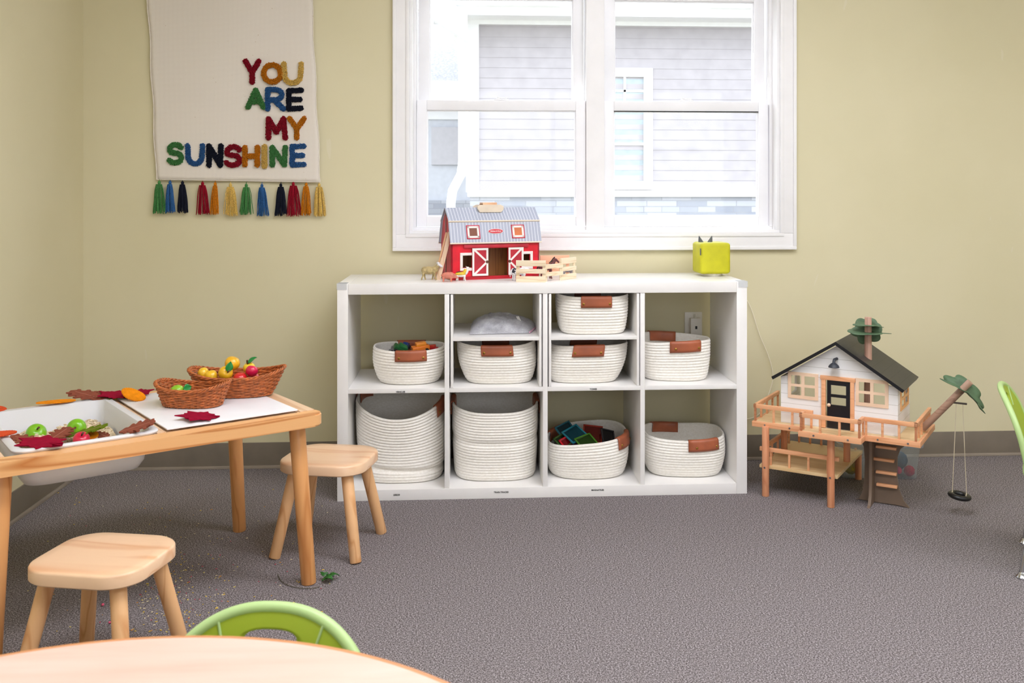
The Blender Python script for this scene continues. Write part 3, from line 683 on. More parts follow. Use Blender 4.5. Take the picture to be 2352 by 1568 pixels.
YN = {'g': 'green', 'b': 'blue', 'n': 'navy', 'r': 'crimson', 'o': 'orange', 'y': 'pale yellow'}
YM = {k: mk('yarn_'+k, c, .9, .16, 300, .4, 900, spec=.15) for k, c in YC.items()}
def arc(cx, cy, rx, ry, a0, a1, n=14): return [(cx+rx*math.cos(math.radians(a0+(a1-a0)*i/n)), cy+ry*math.sin(math.radians(a0+(a1-a0)*i/n))) for i in range(n+1)]
GL = {'Y': [[(0, 1), (.5, .45)], [(1, 1), (.5, .45)], [(.5, .45), (.5, 0)]], 'O': [arc(.5, .5, .5, .5, 0, 360, 28)],
 'U': [[(0, 1), (.04, .42)] + arc(.5, .42, .46, .42, 180, 360) + [(1, 1)]], 'A': [[(0, 0), (.5, 1), (1, 0)], [(.2, .32), (.8, .32)]],
 'R': [[(.05, 0), (.05, 1)], [(.05, 1), (.5, 1)] + arc(.5, .73, .4, .27, 90, -90) + [(.05, .46)], [(.45, .46), (1, 0)]],
 'E': [[(1, 1), (.05, .97), (.05, 0), (1, .03)], [(.05, .5), (.9, .5)]], 'M': [[(.05, 0), (.05, 1), (.5, .3), (.9, 1), (1, 0)]],
 'S': [arc(.55, .74, .42, .26, 25, 220, 12) + arc(.5, .27, .46, .27, 75, -150, 12)], 'N': [[(.05, 0), (.05, 1), (.9, .0), (.95, 1)]],
 'H': [[(.03, 0), (.03, 1)], [(.97, 0), (.97, 1)], [(.03, .5), (.97, .5)]], 'I': [[(.5, 0), (.5, 1)]]}
def segdist(p, a, b_):
    ax, ay = a; bx, by = b_; dx, dy = bx-ax, by-ay; L = dx*dx+dy*dy
    t = 0 if L == 0 else max(0, min(1, ((p[0]-ax)*dx+(p[1]-ay)*dy)/L)); return math.hypot(p[0]-ax-dx*t, p[1]-ay-dy*t)
def letter(ch, box, c):
    a = z2p(box[0], box[3]); d = z2p(box[2], box[1]); hw = .0100 if ch != 'I' else .0105
    X0, Z0, X1, Z1 = a.x+hw*.8, a.z+hw*.8, d.x-hw*.8, d.z-hw*.8
    if ch == 'I': X0 = X1 = (X0+X1)/2
    segs = []
    for st in GL[ch]:
        q = [(X0+(X1-X0)*x, Z0+(Z1-Z0)*y) for x, y in st]; segs += list(zip(q[:-1], q[1:]))
    b = B(); s = .0021; y = HY-.008; x = a.x-.004
    while x < d.x+.004:
        z = a.z-.004
        while z < d.z+.004:
            px, pz = x+random.uniform(-.4, .4)*s, z+random.uniform(-.4, .4)*s
            dd = min(segdist((px, pz), *sg) for sg in segs)
            if dd < hw+random.uniform(-.0012, .0012):
                h = .0075+random.uniform(-.002, .002)-.003*max(0, dd/hw-.5); r = .00155; lx, lz = random.uniform(-.0018, .0018), random.uniform(-.0018, .0018)
                vs = [b.bm.verts.new((px+r*cx_, y+.001, pz+r*cz_)) for cx_, cz_ in ((-1, -1), (1, -1), (1, 1), (-1, 1))]
                vt = [b.bm.verts.new((px+lx+r*.55*cx_, y+.001-h, pz+lz+r*.55*cz_)) for cx_, cz_ in ((-1, -1), (1, -1), (1, 1), (-1, 1))]
                for k in range(4): b.bm.faces.new((vs[k], vs[(k+1) % 4], vt[(k+1) % 4], vt[k]))
                b.bm.faces.new(vt)
            z += s
        x += s
    o = b.obj('tufted_letter', YM[c], hang, smooth=0); o['label'] = '%s tufted letter %s' % (YN[c], ch)
for ch, bx, c in (('Y', (725, 412, 845, 582), 'r'), ('O', (850, 438, 997, 582), 'o'), ('U', (990, 432, 1138, 590), 'y'), ('A', (742, 612, 877, 757), 'g'), ('R', (872, 608, 1015, 768), 'b'), ('E', (1020, 612, 1138, 768), 'n'),
    ('M', (878, 810, 1028, 968), 'r'), ('Y', (1030, 808, 1157, 968), 'o'), ('S', (190, 988, 314, 1142), 'g'), ('U', (325, 997, 457, 1148), 'b'), ('N', (468, 997, 588, 1158), 'n'), ('S', (583, 1003, 717, 1158), 'r'),
    ('H', (718, 1008, 838, 1155), 'o'), ('I', (850, 1003, 890, 1165), 'y'), ('N', (905, 1008, 1032, 1155), 'g'), ('E', (1043, 998, 1157, 1156), 'b')):
    letter(ch, bx, c)
def tassel(xz, c, wid, top, bot, lean):
    a = z2p(xz, top, HY-.008); e = z2p(xz+lean, bot, HY-.01); L = a.z-e.z; b = B(); w_ = wid/3.015/580/2*1.2
    b.tube([(a.x, HY-.004, a.z+.002), (a.x, a.y, a.z-.004)], .0014, 6)
    b.sph((a.x, a.y, a.z-.012), (.0062, .006, .008), 12); b.lathe([(.0062, -.0025), (.0066, 0), (.0062, .0025)], (a.x, a.y, a.z-.0195), 12)
    for k in range(44):
        an = random.uniform(0, 2*PI); rr = math.sqrt(random.random()); dx, dy = rr*math.cos(an), rr*math.sin(an)*.55; ph = random.uniform(0, 6); l = random.uniform(.92, 1.03)
        pts = []
        for j in range(6):
            tt = j/5; wv = w_*(.42+.58*tt**.6); pts.append((a.x+(e.x-a.x)*tt+dx*wv+.0012*math.sin(tt*7+ph)*tt, a.y+dy*wv*.7-.002, a.z-.018-(L-.018)*l*tt))
        b.tube(pts, .00135, 4)
    o = b.obj('tassel', YM[c], hang, smooth=60); o['label'] = YN[c]+' yarn tassel'
for xz, c, wd, tp, bt, ln in ((138, 'g', 78, 1243, 1476, 4), (213, 'b', 66, 1243, 1472, 4), (299, 'n', 64, 1245, 1472, 3), (438, 'r', 82, 1250, 1482, 4), (526, 'o', 52, 1253, 1482, -6), (632, 'y', 84, 1262, 1493, 2), (741, 'g', 82, 1264, 1483, -2), (849, 'b', 70, 1266, 1492, 8), (980, 'n', 74, 1262, 1492, -2), (1066, 'r', 92, 1253, 1494, 2), (1156, 'o', 66, 1258, 1488, 2), (1245, 'y', 84, 1262, 1495, 4)):
    tassel(xz, c, wd, tp, bt, ln)
# ------------------------------------------------------------------ activity table
PINE = mk_wood('pine_long', (236, 182, 124), (192, 118, 58), 0, .28, 7, (214, 150, 92))
PINEZ = mk_wood('pine_upright', (226, 164, 104), (200, 132, 74), 2, .4, 12, (208, 142, 84))
PINET = mk_wood('pine_top', (232, 200, 168), (212, 166, 124), 0, .33, 9, (220, 180, 142))
PINETY = mk_wood('pine_top_cross', (232, 200, 168), (212, 166, 124), 1, .33, 9, (220, 180, 142))
TA = math.radians(34.5); TU = Vector((math.cos(TA), math.sin(TA), 0)); TV = Vector((-TU.y, TU.x, 0)); FR = Vector((.069, -.734, 0)); TZ = .48
def T(p, q, z=TZ): return FR+TU*p+TV*q+Vector((0, 0, z))
tb = thing('activity_table', 'low pine sensory table holding a white bin and a white board', 'table', FR, TA)
L_, Dp = .83, .59; th = .034
def rail(pl, name, m, z0=TZ-th, z1=TZ): return B().prism(pl, z0, z1, None, .004).obj(name, m, tb)
def corner(cx, cy, r, a0): return [(cx+r*math.cos(a0+PI/2*i/6), cy+r*math.sin(a0+PI/2*i/6)) for i in range(7)]
fw = .055
rail([(-L_+.0, fw)] + corner(-L_+.03, .03, .03, PI) + corner(-.03, .03, .03, 3*PI/2) + [(0, fw)], 'long_rail', PINE)
rail([(0, Dp-fw)] + corner(-.03, Dp-.03, .03, 0) + corner(-L_+.03, Dp-.03, .03, PI/2) + [(-L_, Dp-fw)], 'long_rail', PINE)
rail([(-.05, fw), (0, fw), (0, Dp-fw), (-.05, Dp-fw)], 'end_rail', PINETY)
rail([(-L_, fw), (-L_+.055, fw), (-L_+.055, Dp-fw), (-L_, Dp-fw)], 'end_rail', PINETY)
rail([(-.437, fw), (-.408, fw), (-.408, Dp-fw), (-.437, Dp-fw)], 'middle_rail', PINETY)
B().box(-.407, -.051, fw+.001, Dp-fw-.001, TZ-.022, TZ-.006).obj('panel_ledge', PINETY, tb)
for (p, q), (dp, dq) in (((-.05, .075), (.025, -.025)), ((-.05, Dp-.04), (.03, .025)), ((-L_+.05, .07), (-.025, -.025)), ((-L_+.05, Dp-.05), (-.02, .02))):
    B().cyl((p+dp, q+dq, 0), (p, q, TZ-th), .0205, .0225, 28, .003).obj('leg', PINEZ, tb)
BOARDW = mk('white_board', (240, 240, 244), .3, .01)
bd = B().box(-.405, -.049, .070, .545, .0, .0035, .001).obj('table_board', BOARDW, None, loc=(FR.x, FR.y, TZ+.0005), rot=(0, 0, TA)); tag(bd, 'white rectangular board covering the right half of the pine table', 'board')
# white plastic bin
BINM = mk_translucent('bin_plastic', (246, 247, 250), .3, .35)
bn = thing('plastic_bin', 'white translucent plastic bin set into the left half of the pine table', 'bin', T(-.592, .296, 0), TA)
def binring(w, d, r, z): return [Vector((x, y, z)) for x, y in rrect(w, d, r, 8)]
bw_, bd_ = .300, .462
rg = [binring(bw_+.028, bd_+.028, .035, TZ+.0015), binring(bw_+.030, bd_+.030, .036, TZ+.0045), binring(bw_+.026, bd_+.026, .034, TZ+.0065), binring(bw_, bd_, .03, TZ+.005), binring(bw_-.004, bd_-.004, .03, TZ-.008), binring(bw_-.02, bd_-.026, .03, TZ-.07), binring(bw_-.035, bd_-.045, .04, TZ-.09), binring(bw_-.07, bd_-.09, .04, TZ-.097), binring(bw_*.4, bd_*.4, .02, TZ-.098)]
solid(B().loft(rg, True, False, True).obj('bin_shell', BINM, bn, smooth=60), .003, 1)
# oat filler
def filler():
    t = NT('rolled_oats'); n = t.noise(t.coord((1, 1, 2)), 190, 2, .6); t.base(t.ramp(n, [(.38, (196, 168, 128)), (.5, (234, 216, 184)), (.65, (248, 236, 212))])); t.rough(.9); t.bump(n, 1, .004); return t.m
OATS = filler(); b = B(); NX = 50
gx = [[Vector(((i/NX-.5)*.262, (j/NX-.5)*.415, TZ-.054-.012*max(0, .8-1.6*j/NX)+.020*noise.noise(Vector((i*.10, j*.10, 1)))+.004*noise.noise(Vector((i*.7, j*.7, 2))))) for i in range(NX+1)] for j in range(NX+1)]
b.loft(gx, False)
for k in range(900):
    i, j = random.randrange(NX), random.randrange(NX); p = gx[j][i]; M = Matrix.Translation(p+Vector((0, 0, .0018))) @ Matrix.Rotation(random.uniform(0, 6), 4, 'Z') @ Matrix.Rotation(random.uniform(-.6, .6), 4, 'X')
    b.box(-.004, .004, -.0022, .0022, -.0006, .0006, mtx=M)
tag(b.obj('oat_filler', OATS, None, loc=bn.location, rot=(0, 0, TA)), 'pale rolled oats spread over the bottom of the white bin', 'oats', kind='stuff')
# ------------------------------------------------------------------ fruit
STEM = mk('fruit_stem', (92, 56, 30), .7, .1); LEAFG = mk('plastic_leaf_green', (30, 140, 62), .3, .06, 30)
def fruit(name, label, loc, r, col, rot=(0, 0, 0), leaf=False, stem=True, squash=.9, group=None, long=1.0):
    t = thing(name, label, name.split('_')[-1] if name != 'toy_fruit' else 'fruit', loc, rot=rot, group=group)
    prof = []
    for i in range(17):
        a = -PI/2+PI*i/16; rr = math.cos(a)*(1+.06*math.sin(a)); z = math.sin(a)*squash
        if i > 12: z -= .16*((i-12)/4)**2
        prof.append((max(.0008, rr*r), z*r*long))
    B().lathe(prof, seg=24, cap0=True, cap1=True).obj('fruit_body', mk('fruit_%d_%d_%d' % col, col, .3, .05, 25, coat=.35), t, smooth=180)
    top = squash*r*.84*long
    if stem: B().tube([(0, 0, top-.002), (.001, 0, top+.006), (.004, 0, top+.012)], [.0018, .0022, .0032], 8).obj('stem', STEM, t)
    if leaf:
        b = B(); rows = []
        for i in range(11):
            s = i/10; w = .011*math.sin(PI*s**.8)+.0004; rows.append([Vector((s*.034*math.cos(.5)+.002, y*w, top+s*.034*math.sin(.5)-.010*s*s+.003*abs(y))) for y in (-1, -.5, 0, .5, 1)])
        solid(b.loft(rows, False).obj('leaf', LEAFG, t, smooth=180), .001)
    return t
def at(u, v, z): return onz(u, v, z)
AP = (124, 190, 20)
fruit('toy_apple', 'bright green toy apple lying at the left in the bin', onz(83, 995, .437), .026, AP, (.75, .35, .2))
fruit('toy_apple', 'bright green toy apple behind the olive felt leaf in the bin', onz(176, 983, .440), .0255, AP, (1.3, .1, .1))
fruit('toy_apple', 'pink-red toy apple half hidden by the front rim of the bin', onz(187, 1009, .440), .021, (216, 20, 66), (.6, .3, 0))
# ------------------------------------------------------------------ felt leaves
def outline(kind, n=140):
    pts = []
    if kind == 'maple':
        tips = [(0, 1.0), (38, .55), (62, .95), (88, .5), (112, .82), (138, .42), (160, .55), (176, .22)]
        base_ = []
        ang = [0, 10, 20, 34, 44, 52, 62, 72, 84, 94, 104, 114, 126, 142, 152, 165, 178]; rad = [1, .78, .66, .74, .66, .78, .98, .76, .62, .70, .66, .86, .60, .58, .66, .52, .2]
        for a, r in zip(ang, rad): base_.append((a, r))
        full = [(a, r) for a, r in base_] + [(360-a, r) for a, r in reversed(base_[1:])]
        for a, r in full: t = math.radians(a); pts.append((r*math.sin(t), r*math.cos(t)))
        i = len(pts)//2; pts = pts[:i+0] + [(.03, -.2), (.035, -.75), (-.035, -.75), (-.03, -.2)] + pts[i+1:]
    elif kind == 'oak':
        for s in (1, -1):
            seq = []
            for k in range(5):
                y = .85-1.62*k/4.6; w = .62*math.sin(PI*min(1, (k+.9)/5.6))+.12
                seq += [(s*(w*.62), y+.10), (s*w*.88, y+.15), (s*w*1.03, y+.09), (s*w*1.0, y-.01), (s*w*.66, y-.10)]
            if s == 1: pts += [(0, 1.08)] + seq + [(.05, -.85)]
            else: pts += [(-.05, -.85)] + list(reversed(seq))
    else:
        for i in range(n):
            a = 2*PI*i/n; r = .78+.22*math.cos(a)**3*(1 if math.cos(a) > 0 else .2); r *= 1+.038*(1 if (i//2) % 2 else -1)
            pts.append((r*math.sin(a)*.85, r*math.cos(a)))
    return pts
FELT = {'crimson': (150, 8, 46), 'brown': (142, 78, 60), 'orange': (240, 144, 20), 'olive': (104, 122, 22), 'rust': (214, 82, 44)}
FM = {k: mk('felt_'+k, c, .95, .06, 60, .25, 700, spec=.1) for k, c in FELT.items()}
def leaf(kind, col, label, loc, size, rz, tilt=(0, 0), bend=0, sx=1.0):
    b = B(); pts = [(x*size*sx, y*size) for x, y in outline(kind)]
    b.prism(pts, 0, .0028)
    bmesh.ops.triangulate(b.bm, faces=[f for f in b.bm.faces if len(f.verts) > 4])
    if kind == 'oak':
        b.mi = 1; b.box(-.0006, .0006, -.7*size, .8*size, .0027, .0031)
    if bend:
        bmesh.ops.subdivide_edges(b.bm, edges=[e for e in b.bm.edges if e.calc_length() > size*.25], cuts=2, use_grid_fill=False)
        for v in b.bm.verts: v.co.z += bend*((v.co.x)**2+(v.co.y)**2)/size
    o = b.obj('felt_leaf', [FM[col], mk('leaf_vein', (176, 120, 100), .9, 0)], None, smooth=0, loc=loc)
    o.rotation_euler = (tilt[0], tilt[1], rz); tag(o, label, 'leaf', 'felt autumn leaves'); return o
Zt = TZ+.004
leaf('maple', 'crimson', 'crimson maple-shaped felt leaf lying alone on the white board', T(-.300, .128, Zt+.006), .066, 1.9, (.10, 0), 0)
leaf('oak', 'brown', 'brown oak-shaped felt leaf on the front rim right of the bin', T(-.478, .088, Zt+.010), .046, TA-1.9, (.26, .05), 0, 1.35)
leaf('aspen', 'orange', 'orange rounded felt leaf tilted up on the left edge of the board', T(-.372, .478, Zt+.012), .044, 1.0, (.38, .0))
leaf('maple', 'crimson', 'crimson felt leaf behind the bin, left of the rounded orange leaf', T(-.405, .535, Zt+.008), .060, 1.3, (.12, .05))
leaf('maple', 'crimson', 'second crimson felt leaf peeking out behind the rounded orange leaf', T(-.345, .545, Zt+.004), .050, -1.0, (.1, 0))
leaf('oak', 'brown', 'brown felt leaf at the back rim behind the bin, nearest the corner', T(-.475, .565, Zt+.010), .062, 1.2, (.15, 0))
leaf('oak', 'brown', 'brown felt leaf overlapping its twin at the back rim, beside the crimson one', T(-.430, .560, Zt+.006), .060, 1.5, (.1, 0))
leaf('aspen', 'orange', 'long orange felt leaf lying across the back left rim of the bin', T(-.560, .540, Zt+.009), .058, 2.2, (.05, .0), 0, .55)
leaf('maple', 'olive', 'olive green felt leaf tip tucked under the crimson leaf at the bin corner', T(-.425, .520, Zt+.001), .024, 2.2, (0, .1))
leaf('maple', 'crimson', 'long crimson felt leaf lying over the front left rim of the bin', T(-.690, .090, Zt+.006), .088, 1.05, (.0, -.05), 0, .6)
leaf('aspen', 'rust', 'rust red felt leaf at the left end of the table by the bin rim', T(-.765, .225, Zt+.010), .042, -.9, (0, 0))
leaf('aspen', 'rust', 'rust red felt leaf at the back left end of the table, almost out of view', T(-.712, .555, Zt+.004), .032, .6, (.1, 0))
leaf('oak', 'brown', 'brown felt leaf lying on the oats in the middle of the bin', onz(133, 1000, .448), .044, TA-.9, (.22, .0))
leaf('oak', 'brown', 'brown felt leaf at the left of the bin, just behind the long crimson leaf', onz(62, 1012, .444), .046, 1.3, (.2, 0))
leaf('oak', 'olive', 'olive green felt leaf lying in front of a green apple in the bin', onz(194, 992, .452), .057, -1.45, (.25, .05), 0, .8)
leaf('aspen', 'orange', 'orange felt leaf under the olive leaf beside the pink apple', onz(210, 1001, .441), .026, .3, (.2, 0))
leaf('oak', 'brown', 'small brown felt leaf end at the right front corner inside the bin', onz(236, 1001, .438), .028, 1.0, (.2, 0))
leaf('aspen', 'orange', 'orange felt scrap under the middle brown leaf in the bin', onz(140, 1021, .424), .018, .3)
# ------------------------------------------------------------------ wicker baskets
WICK = mk('wicker_brown', (206, 114, 56), .5, .16, 90, .15, 400); WICKD = mk('wicker_dark', (160, 78, 36), .55, .12, 90)
def wicker(label, loc, rz, w, d, bw, bd, h, he):
    t = thing('wicker_basket', label, 'basket', loc, rz, 'brown wicker baskets on the pine table')
    def S(a, tt, off=0):
        c, s_ = math.cos(a), math.sin(a); n = 2.5; k = tt**.85
        hw, hd = (bw+(w-bw)*k)/2+off, (bd+(d-bd)*k)/2+off
        hh = h+(he-h)*abs(c)**2.2
        return Vector((hw*math.copysign(abs(c)**(2/n), c), hd*math.copysign(abs(s_)**(2/n), s_), .004+tt*hh))
    NA, K = 30, 13; b = B()
    for k in range(K):
        pts = []; M_ = NA*4
        for i in range(M_):
            a = 2*PI*i/M_; wv = math.cos(NA/2*a+PI*(k % 2)); pts.append(S(a, (k+.4)/K, .0019*wv))
        b.tube(pts, (he/K)*.36+.0008, 6, True)
    b.obj('woven_side', WICK, t, smooth=180)
    b = B()
    for i in range(NA): a = 2*PI*i/NA; b.tube([S(a, tt) for tt in (0, .2, .4, .6, .8, .98)], .0015, 5)
    b.obj('stakes', WICKD, t)
    b = B()
    for base_t, r, rr in ((.98, .0032, .0026), (.02, .0026, .0022)):
        for s3 in range(3):
            pts = []
            for i in range(150):
                a = 2*PI*i/150; ph = a*(15)+2*PI*s3/3; p = S(a, base_t, r*math.cos(ph)); p.z += r*math.sin(ph)*1.0; pts.append(p)
            b.tube(pts, rr, 5, True)
    b.obj('braided_rim', WICK, t, smooth=180)
    b = B(); b.loft([[S(2*PI*k/40, 0, -.001)*1.0 for k in range(40)], [Vector((S(2*PI*k/40, 0).x*.1, S(2*PI*k/40, 0).y*.1, .004)) for k in range(40)]], True, False, True); b.obj('basket_base', WICKD, t)
    return t
zb = TZ+.0045
w1c = onz(443, 930, zb); w2c = onz(545, 905, zb)
wicker('smaller boat-shaped wicker basket in front, holding one green pear', (w1c.x, w1c.y, zb), math.radians(-9), .205, .135, .160, .095, .048, .065)
wicker('larger boat-shaped wicker basket behind, full of yellow and red toy fruit', (w2c.x, w2c.y, zb), math.radians(1), .278, .165, .200, .120, .056, .077)
A1 = math.radians(1)
def inb(c, x, y, z): return (c.x+x, c.y+y, zb+z)
YE = (240, 186, 30)
fruit('toy_pear', 'lime green toy fruit with a leaf in the smaller wicker basket', (w1c.x-.045, w1c.y+.0, zb+.038), .019, (150, 206, 44), (1.2, .0, 1.3), True, False, 1.0, None, 1.2)
fruit('toy_orange', 'golden orange toy fruit at the top of the larger basket pile', inb(w2c, -.020, .022, .088), .0225, (244, 184, 32), (0, .3, 0), False, False, .98)
fruit('toy_lemon', 'yellow toy fruit with an upright green leaf at the front of the larger basket', inb(w2c, -.029, -.022, .068), .021, (246, 190, 34), (.9, -1.2, 1.2), True, True, 1.0)
fruit('toy_pear', 'yellow toy fruit with a green leaf behind the pink apple', inb(w2c, .030, .022, .074), .018, (244, 208, 50), (.3, -.4, .3), True, True, .95)
fruit('toy_apple', 'shiny pink toy apple at the right of the larger basket', inb(w2c, .044, -.005, .070), .0185, (214, 24, 76), (-.3, .2, 0), False, False, .9)
fruit('toy_apple', 'red toy apple low in the centre of the larger basket', inb(w2c, .012, -.016, .050), .020, (214, 34, 40), (.2, 0, 0), False, False, .9)
fruit('toy_lemon', 'yellow toy fruit second from the left end in the larger basket', inb(w2c, -.073, -.010, .056), .0185, (246, 196, 40), (0, 1.3, .3), False, False, .9, None, 1.15)
fruit('toy_lemon', 'yellow toy fruit at the far left end of the larger basket', inb(w2c, -.103, .012, .062), .017, (246, 200, 50), (0, 1.4, -.3), False, False, .9, None, 1.1)
fruit('toy_apple', 'red toy fruit lowest at the back of the larger basket', inb(w2c, .040, .022, .040), .022, (200, 40, 40), (.2, 0, 0), False, False, .9)
# ------------------------------------------------------------------ stools
STW = mk_wood('stool_seat', (240, 204, 168), (224, 172, 130), 0, .3, 6, (228, 182, 142)); STL = mk_wood('stool_leg', (234, 186, 136), (212, 154, 102), 2, .4, 12, (220, 162, 110))
def stool(label, x, y, rz):
    t = thing('wooden_stool', label, 'stool', (x, y, 0), rz, 'low pine stools beside the activity table')
    b = B(); pl = []
    for px, py in rrect(.268, .25, .075, 9): pl.append((px, py))
    rings = []
    for ins, z in ((.010, .2468), (.003, .248), (0, .251), (0, .274), (.0018, .2775), (.005, .2795), (.03, .2795), (.08, .277)):
        rings.append([Vector((px*(1-ins/.134), py*(1-ins/.125), z)) for px, py in pl])
    b.loft(rings, True, True, True).obj('seat', STW, t, smooth=32)
    for sx in (-1, 1):
        for sy in (-1, 1):
            B().cyl((sx*.126, sy*.126, 0), (sx*.082, sy*.078, .2480), .0168, .0178, 24, .003).obj('leg', STL, t)
    return t
s1 = stool('pine stool standing between the table end and the shelf', .036, -.418, math.radians(-12))
s2 = copy_tree(s1); s2.location = (-.352, -1.20, 0); s2['label'] = 'pine stool in the left foreground in front of the table'
# ------------------------------------------------------------------ round table in the foreground
LAM = mk('maple_laminate', (236, 212, 196), .22, .03, 5, coat=.2)
def lam():
    t = NT('maple_laminate_top'); n = t.noise(t.coord((3, 26, 3)), 1, 4, .55, .4)
    t.base(t.ramp(n, [(.3, (204, 172, 154)), (.5, (212, 183, 167)), (.7, (218, 190, 176))])); t.rough(.3); return t.m
rt = thing('round_table', 'round maple laminate table with a brown edge in the foreground', 'table', (.11, -2.715, 0))
RR = .50
B().lathe([(.001, .535), (RR-.003, .535), (RR, .5375), (RR, .5475), (RR-.0015, .5492), (RR-.011, .5496)], seg=128).obj('edge_band', mk('table_edge_band', (204, 140, 92), .4, .04), rt)
B().lathe([(RR-.0085, .5480), (RR-.009, .5500), (.001, .5502)], seg=128, cap1=True).obj('tabletop', lam(), rt)
CHR = mk('chrome', (200, 202, 206), .18, 0, metal=1)
for k in range(4): a = PI/4+PI/2*k; B().cyl((.40*math.cos(a), .40*math.sin(a), 0), (.34*math.cos(a), .34*math.sin(a), .535), .016).obj('leg', CHR, rt)
# ------------------------------------------------------------------ green school chairs
GRN = mk_translucent('green_shell', (184, 206, 64), .36, .3)
RIMM = mk_translucent('green_rim', (202, 230, 160), .33, .3)
def chair(label, loc, rz, group):
    t = thing('school_chair', label, 'chair', loc, rz, group)
    # local: faces -y (the sitter looks towards -y); back at +y
    N_ = 96; H0, H1 = .31, .575; HWd = .180
    def bend(x, z):   # shell surface of the backrest
        k = (z-H0)/(H1-H0); return Vector((x*(1-.05*k), .135+.055*k+.02*k*k-.55*x*x*(1+.5*k), z))
    outer, inner = [], []
    for i in range(N_):
        a = 2*PI*i/N_; c, s_ = math.cos(a), math.sin(a)
        if s_ >= 0: x = HWd*math.copysign(abs(c)**(2/2.35), c); z = .425+(H1-.425)*abs(s_)**(2/2.0)
        else: x = (HWd-.004)*math.copysign(abs(c)**(2/6), c); z = .425-(.425-H0)*abs(s_)**(2/6)
        outer.append((x, z))
        hx = .045*math.copysign(abs(c)**(2/3.6), c); hz = .5335+.0135*math.copysign(abs(s_)**(2/3.2), s_)-.35*hx*hx*4
        inner.append((hx, hz))
    rings = []
    for j in range(9):
        f = j/8; rings.append([bend(ox*(1-f)+ix*f, oz*(1-f)+iz*f) for (ox, oz), (ix, iz) in zip(outer, inner)])
    back = solid(B().loft(rings, True).obj('backrest', GRN, t, smooth=180), .005)
    b = B(); b.tube([bend(x, z)+Vector((0, .004, 0)) for x, z in outer], .0095, 10, True, flat=1.0); b.obj('rolled_rim', RIMM, t, smooth=180)
    for sx in (-1, 1):
        b = B(); b.tube([bend(sx*(.088-.02*(1-k)), .50+.058*k-.02*(1-k)*0)+Vector((0, -.0035, 0)) for k in (0, .25, .5, .75, 1)], .0022, 6); b.obj('moulded_rib', RIMM, t)
    rows = []
    for j in range(15):
        f = j/14; y = .135-.33*f; z = .31-.018*math.sin(PI*f*.9)-.03*max(0, f-.85)/.15*(f > .85) + (.0 if f > .12 else (.12-f)*.15)
        w_ = .176-.012*f-(.03*((f-.85)/.15)**2 if f > .85 else 0)
        rows.append([Vector((w_*x, y-.55*0*x*x + (-.55*(w_*x)**2)*(1-f)*1.0, z+.018*x*x)) for x in [(-1+2*i/16) for i in range(17)]])
    solid(B().loft(rows, False).obj('seat', GRN, t, smooth=180), .006, -1)
    for sx in (-1, 1):
        for sy, yy in ((-1, -.13), (1, .10)):
            lg = B().cyl((sx*.135, yy, .293), (sx*.172, yy+sy*.045, .012), .0095, .0095, 16).obj('leg', CHR, t)
            B().lathe([(.001, 0), (.017, 0), (.019, .004), (.012, .012), (.0095, .02)], (sx*.172, yy+sy*.045, 0), 20, True).obj('chrome_glide', CHR, lg)
    return t
c1 = chair('green plastic school chair with a slotted backrest tucked behind the round table', (.218, -2.26, 0), math.radians(-8), 'green school chairs')
c1.location = (.172, -2.245, 0); c1.scale = (.88, .9, .89)
c2 = copy_tree(c1); c2['label'] = 'lime green school chair cut off by the right edge of the photo'
# ------------------------------------------------------------------ bits on the carpet
fl = thing('artificial_leaf', 'dark green artificial leaf sprig on the carpet by the table leg', 'leaf sprig', (.068, -.702, 0))
GL_ = mk('sprig_green', (44, 118, 38), .5, .12, 60)
b = B()
for k, (ox, oy, an, ln) in enumerate(((-.012, -.004, .2, .03), (.0, .0, .9, .026), (.004, .006, .5, .032), (-.004, -.008, -.2, .024), (-.01, .006, 1.4, .02))):
    rows = []
    for i in range(9):
        s = i/8; w_ = .009*math.sin(PI*s**.75)*(1+.25*(i % 2))+.0005; p = Vector((ox+ln*s*math.cos(an), oy+ln*s*math.sin(an), .004+.008*math.sin(PI*s)+.002*k)); nn = Vector((-math.sin(an), math.cos(an), 0))
        rows.append([p-nn*w_+Vector((0, 0, .003)), p, p+nn*w_+Vector((0, 0, .003))])
    b.loft(rows, False)
solid(b.obj('leaf_blades', GL_, fl, smooth=180), .0006)
pts = smooth_path([onz(u, v, .003)-fl.location for u, v in [(733, 1347), (715, 1351), (690, 1350), (665, 1345), (645, 1333), (638, 1318)]])
B().tube(pts, .0009, 5).obj('stem', mk('sprig_stem', (70, 66, 40), .6, .05), fl)
PK = mk('pom_pink', (232, 96, 130), .8, .05)
for k, (u, v, r, lab) in enumerate(((701, 1284, .0045, 'tiny pink pompom on the carpet in front of the near table leg'), (236, 1388, .004, 'tiny pink pompom between the legs of the foreground stool'), (252, 1429, .0035, 'second pink pompom under the foreground stool, nearer the round table'))):
    p = onz(u, v, r); b = B(); b.sph((0, 0, 0), (r, r, r*.9), 10); tag(b.obj('pompom', PK, None, loc=p), lab, 'pompom')
cols = [(226, 190, 70), (236, 224, 190), (196, 70, 90), (214, 150, 60), (230, 214, 120)]
b = B(); ms = [mk('crumb_%d' % i, c, .8, 0) for i, c in enumerate(cols)]
for k in range(430):
    if random.random() < .55: u, v = random.gauss(400, 60), random.gauss(1350, 60)
    else: u, v = random.uniform(60, 760), random.uniform(1110, 1450)
    if not (1100 < v < 1480): continue
    p = onz(u, v, .001); b.mi = random.choice((0, 0, 0, 1, 1, 2, 3, 4)); s = random.uniform(.0006, .0013)
    b.box(-s*random.uniform(1, 3), s*random.uniform(1, 3), -s, s, 0, s, mtx=Matrix.Translation(p) @ Matrix.Rotation(random.uniform(0, 6), 4, 'Z'))
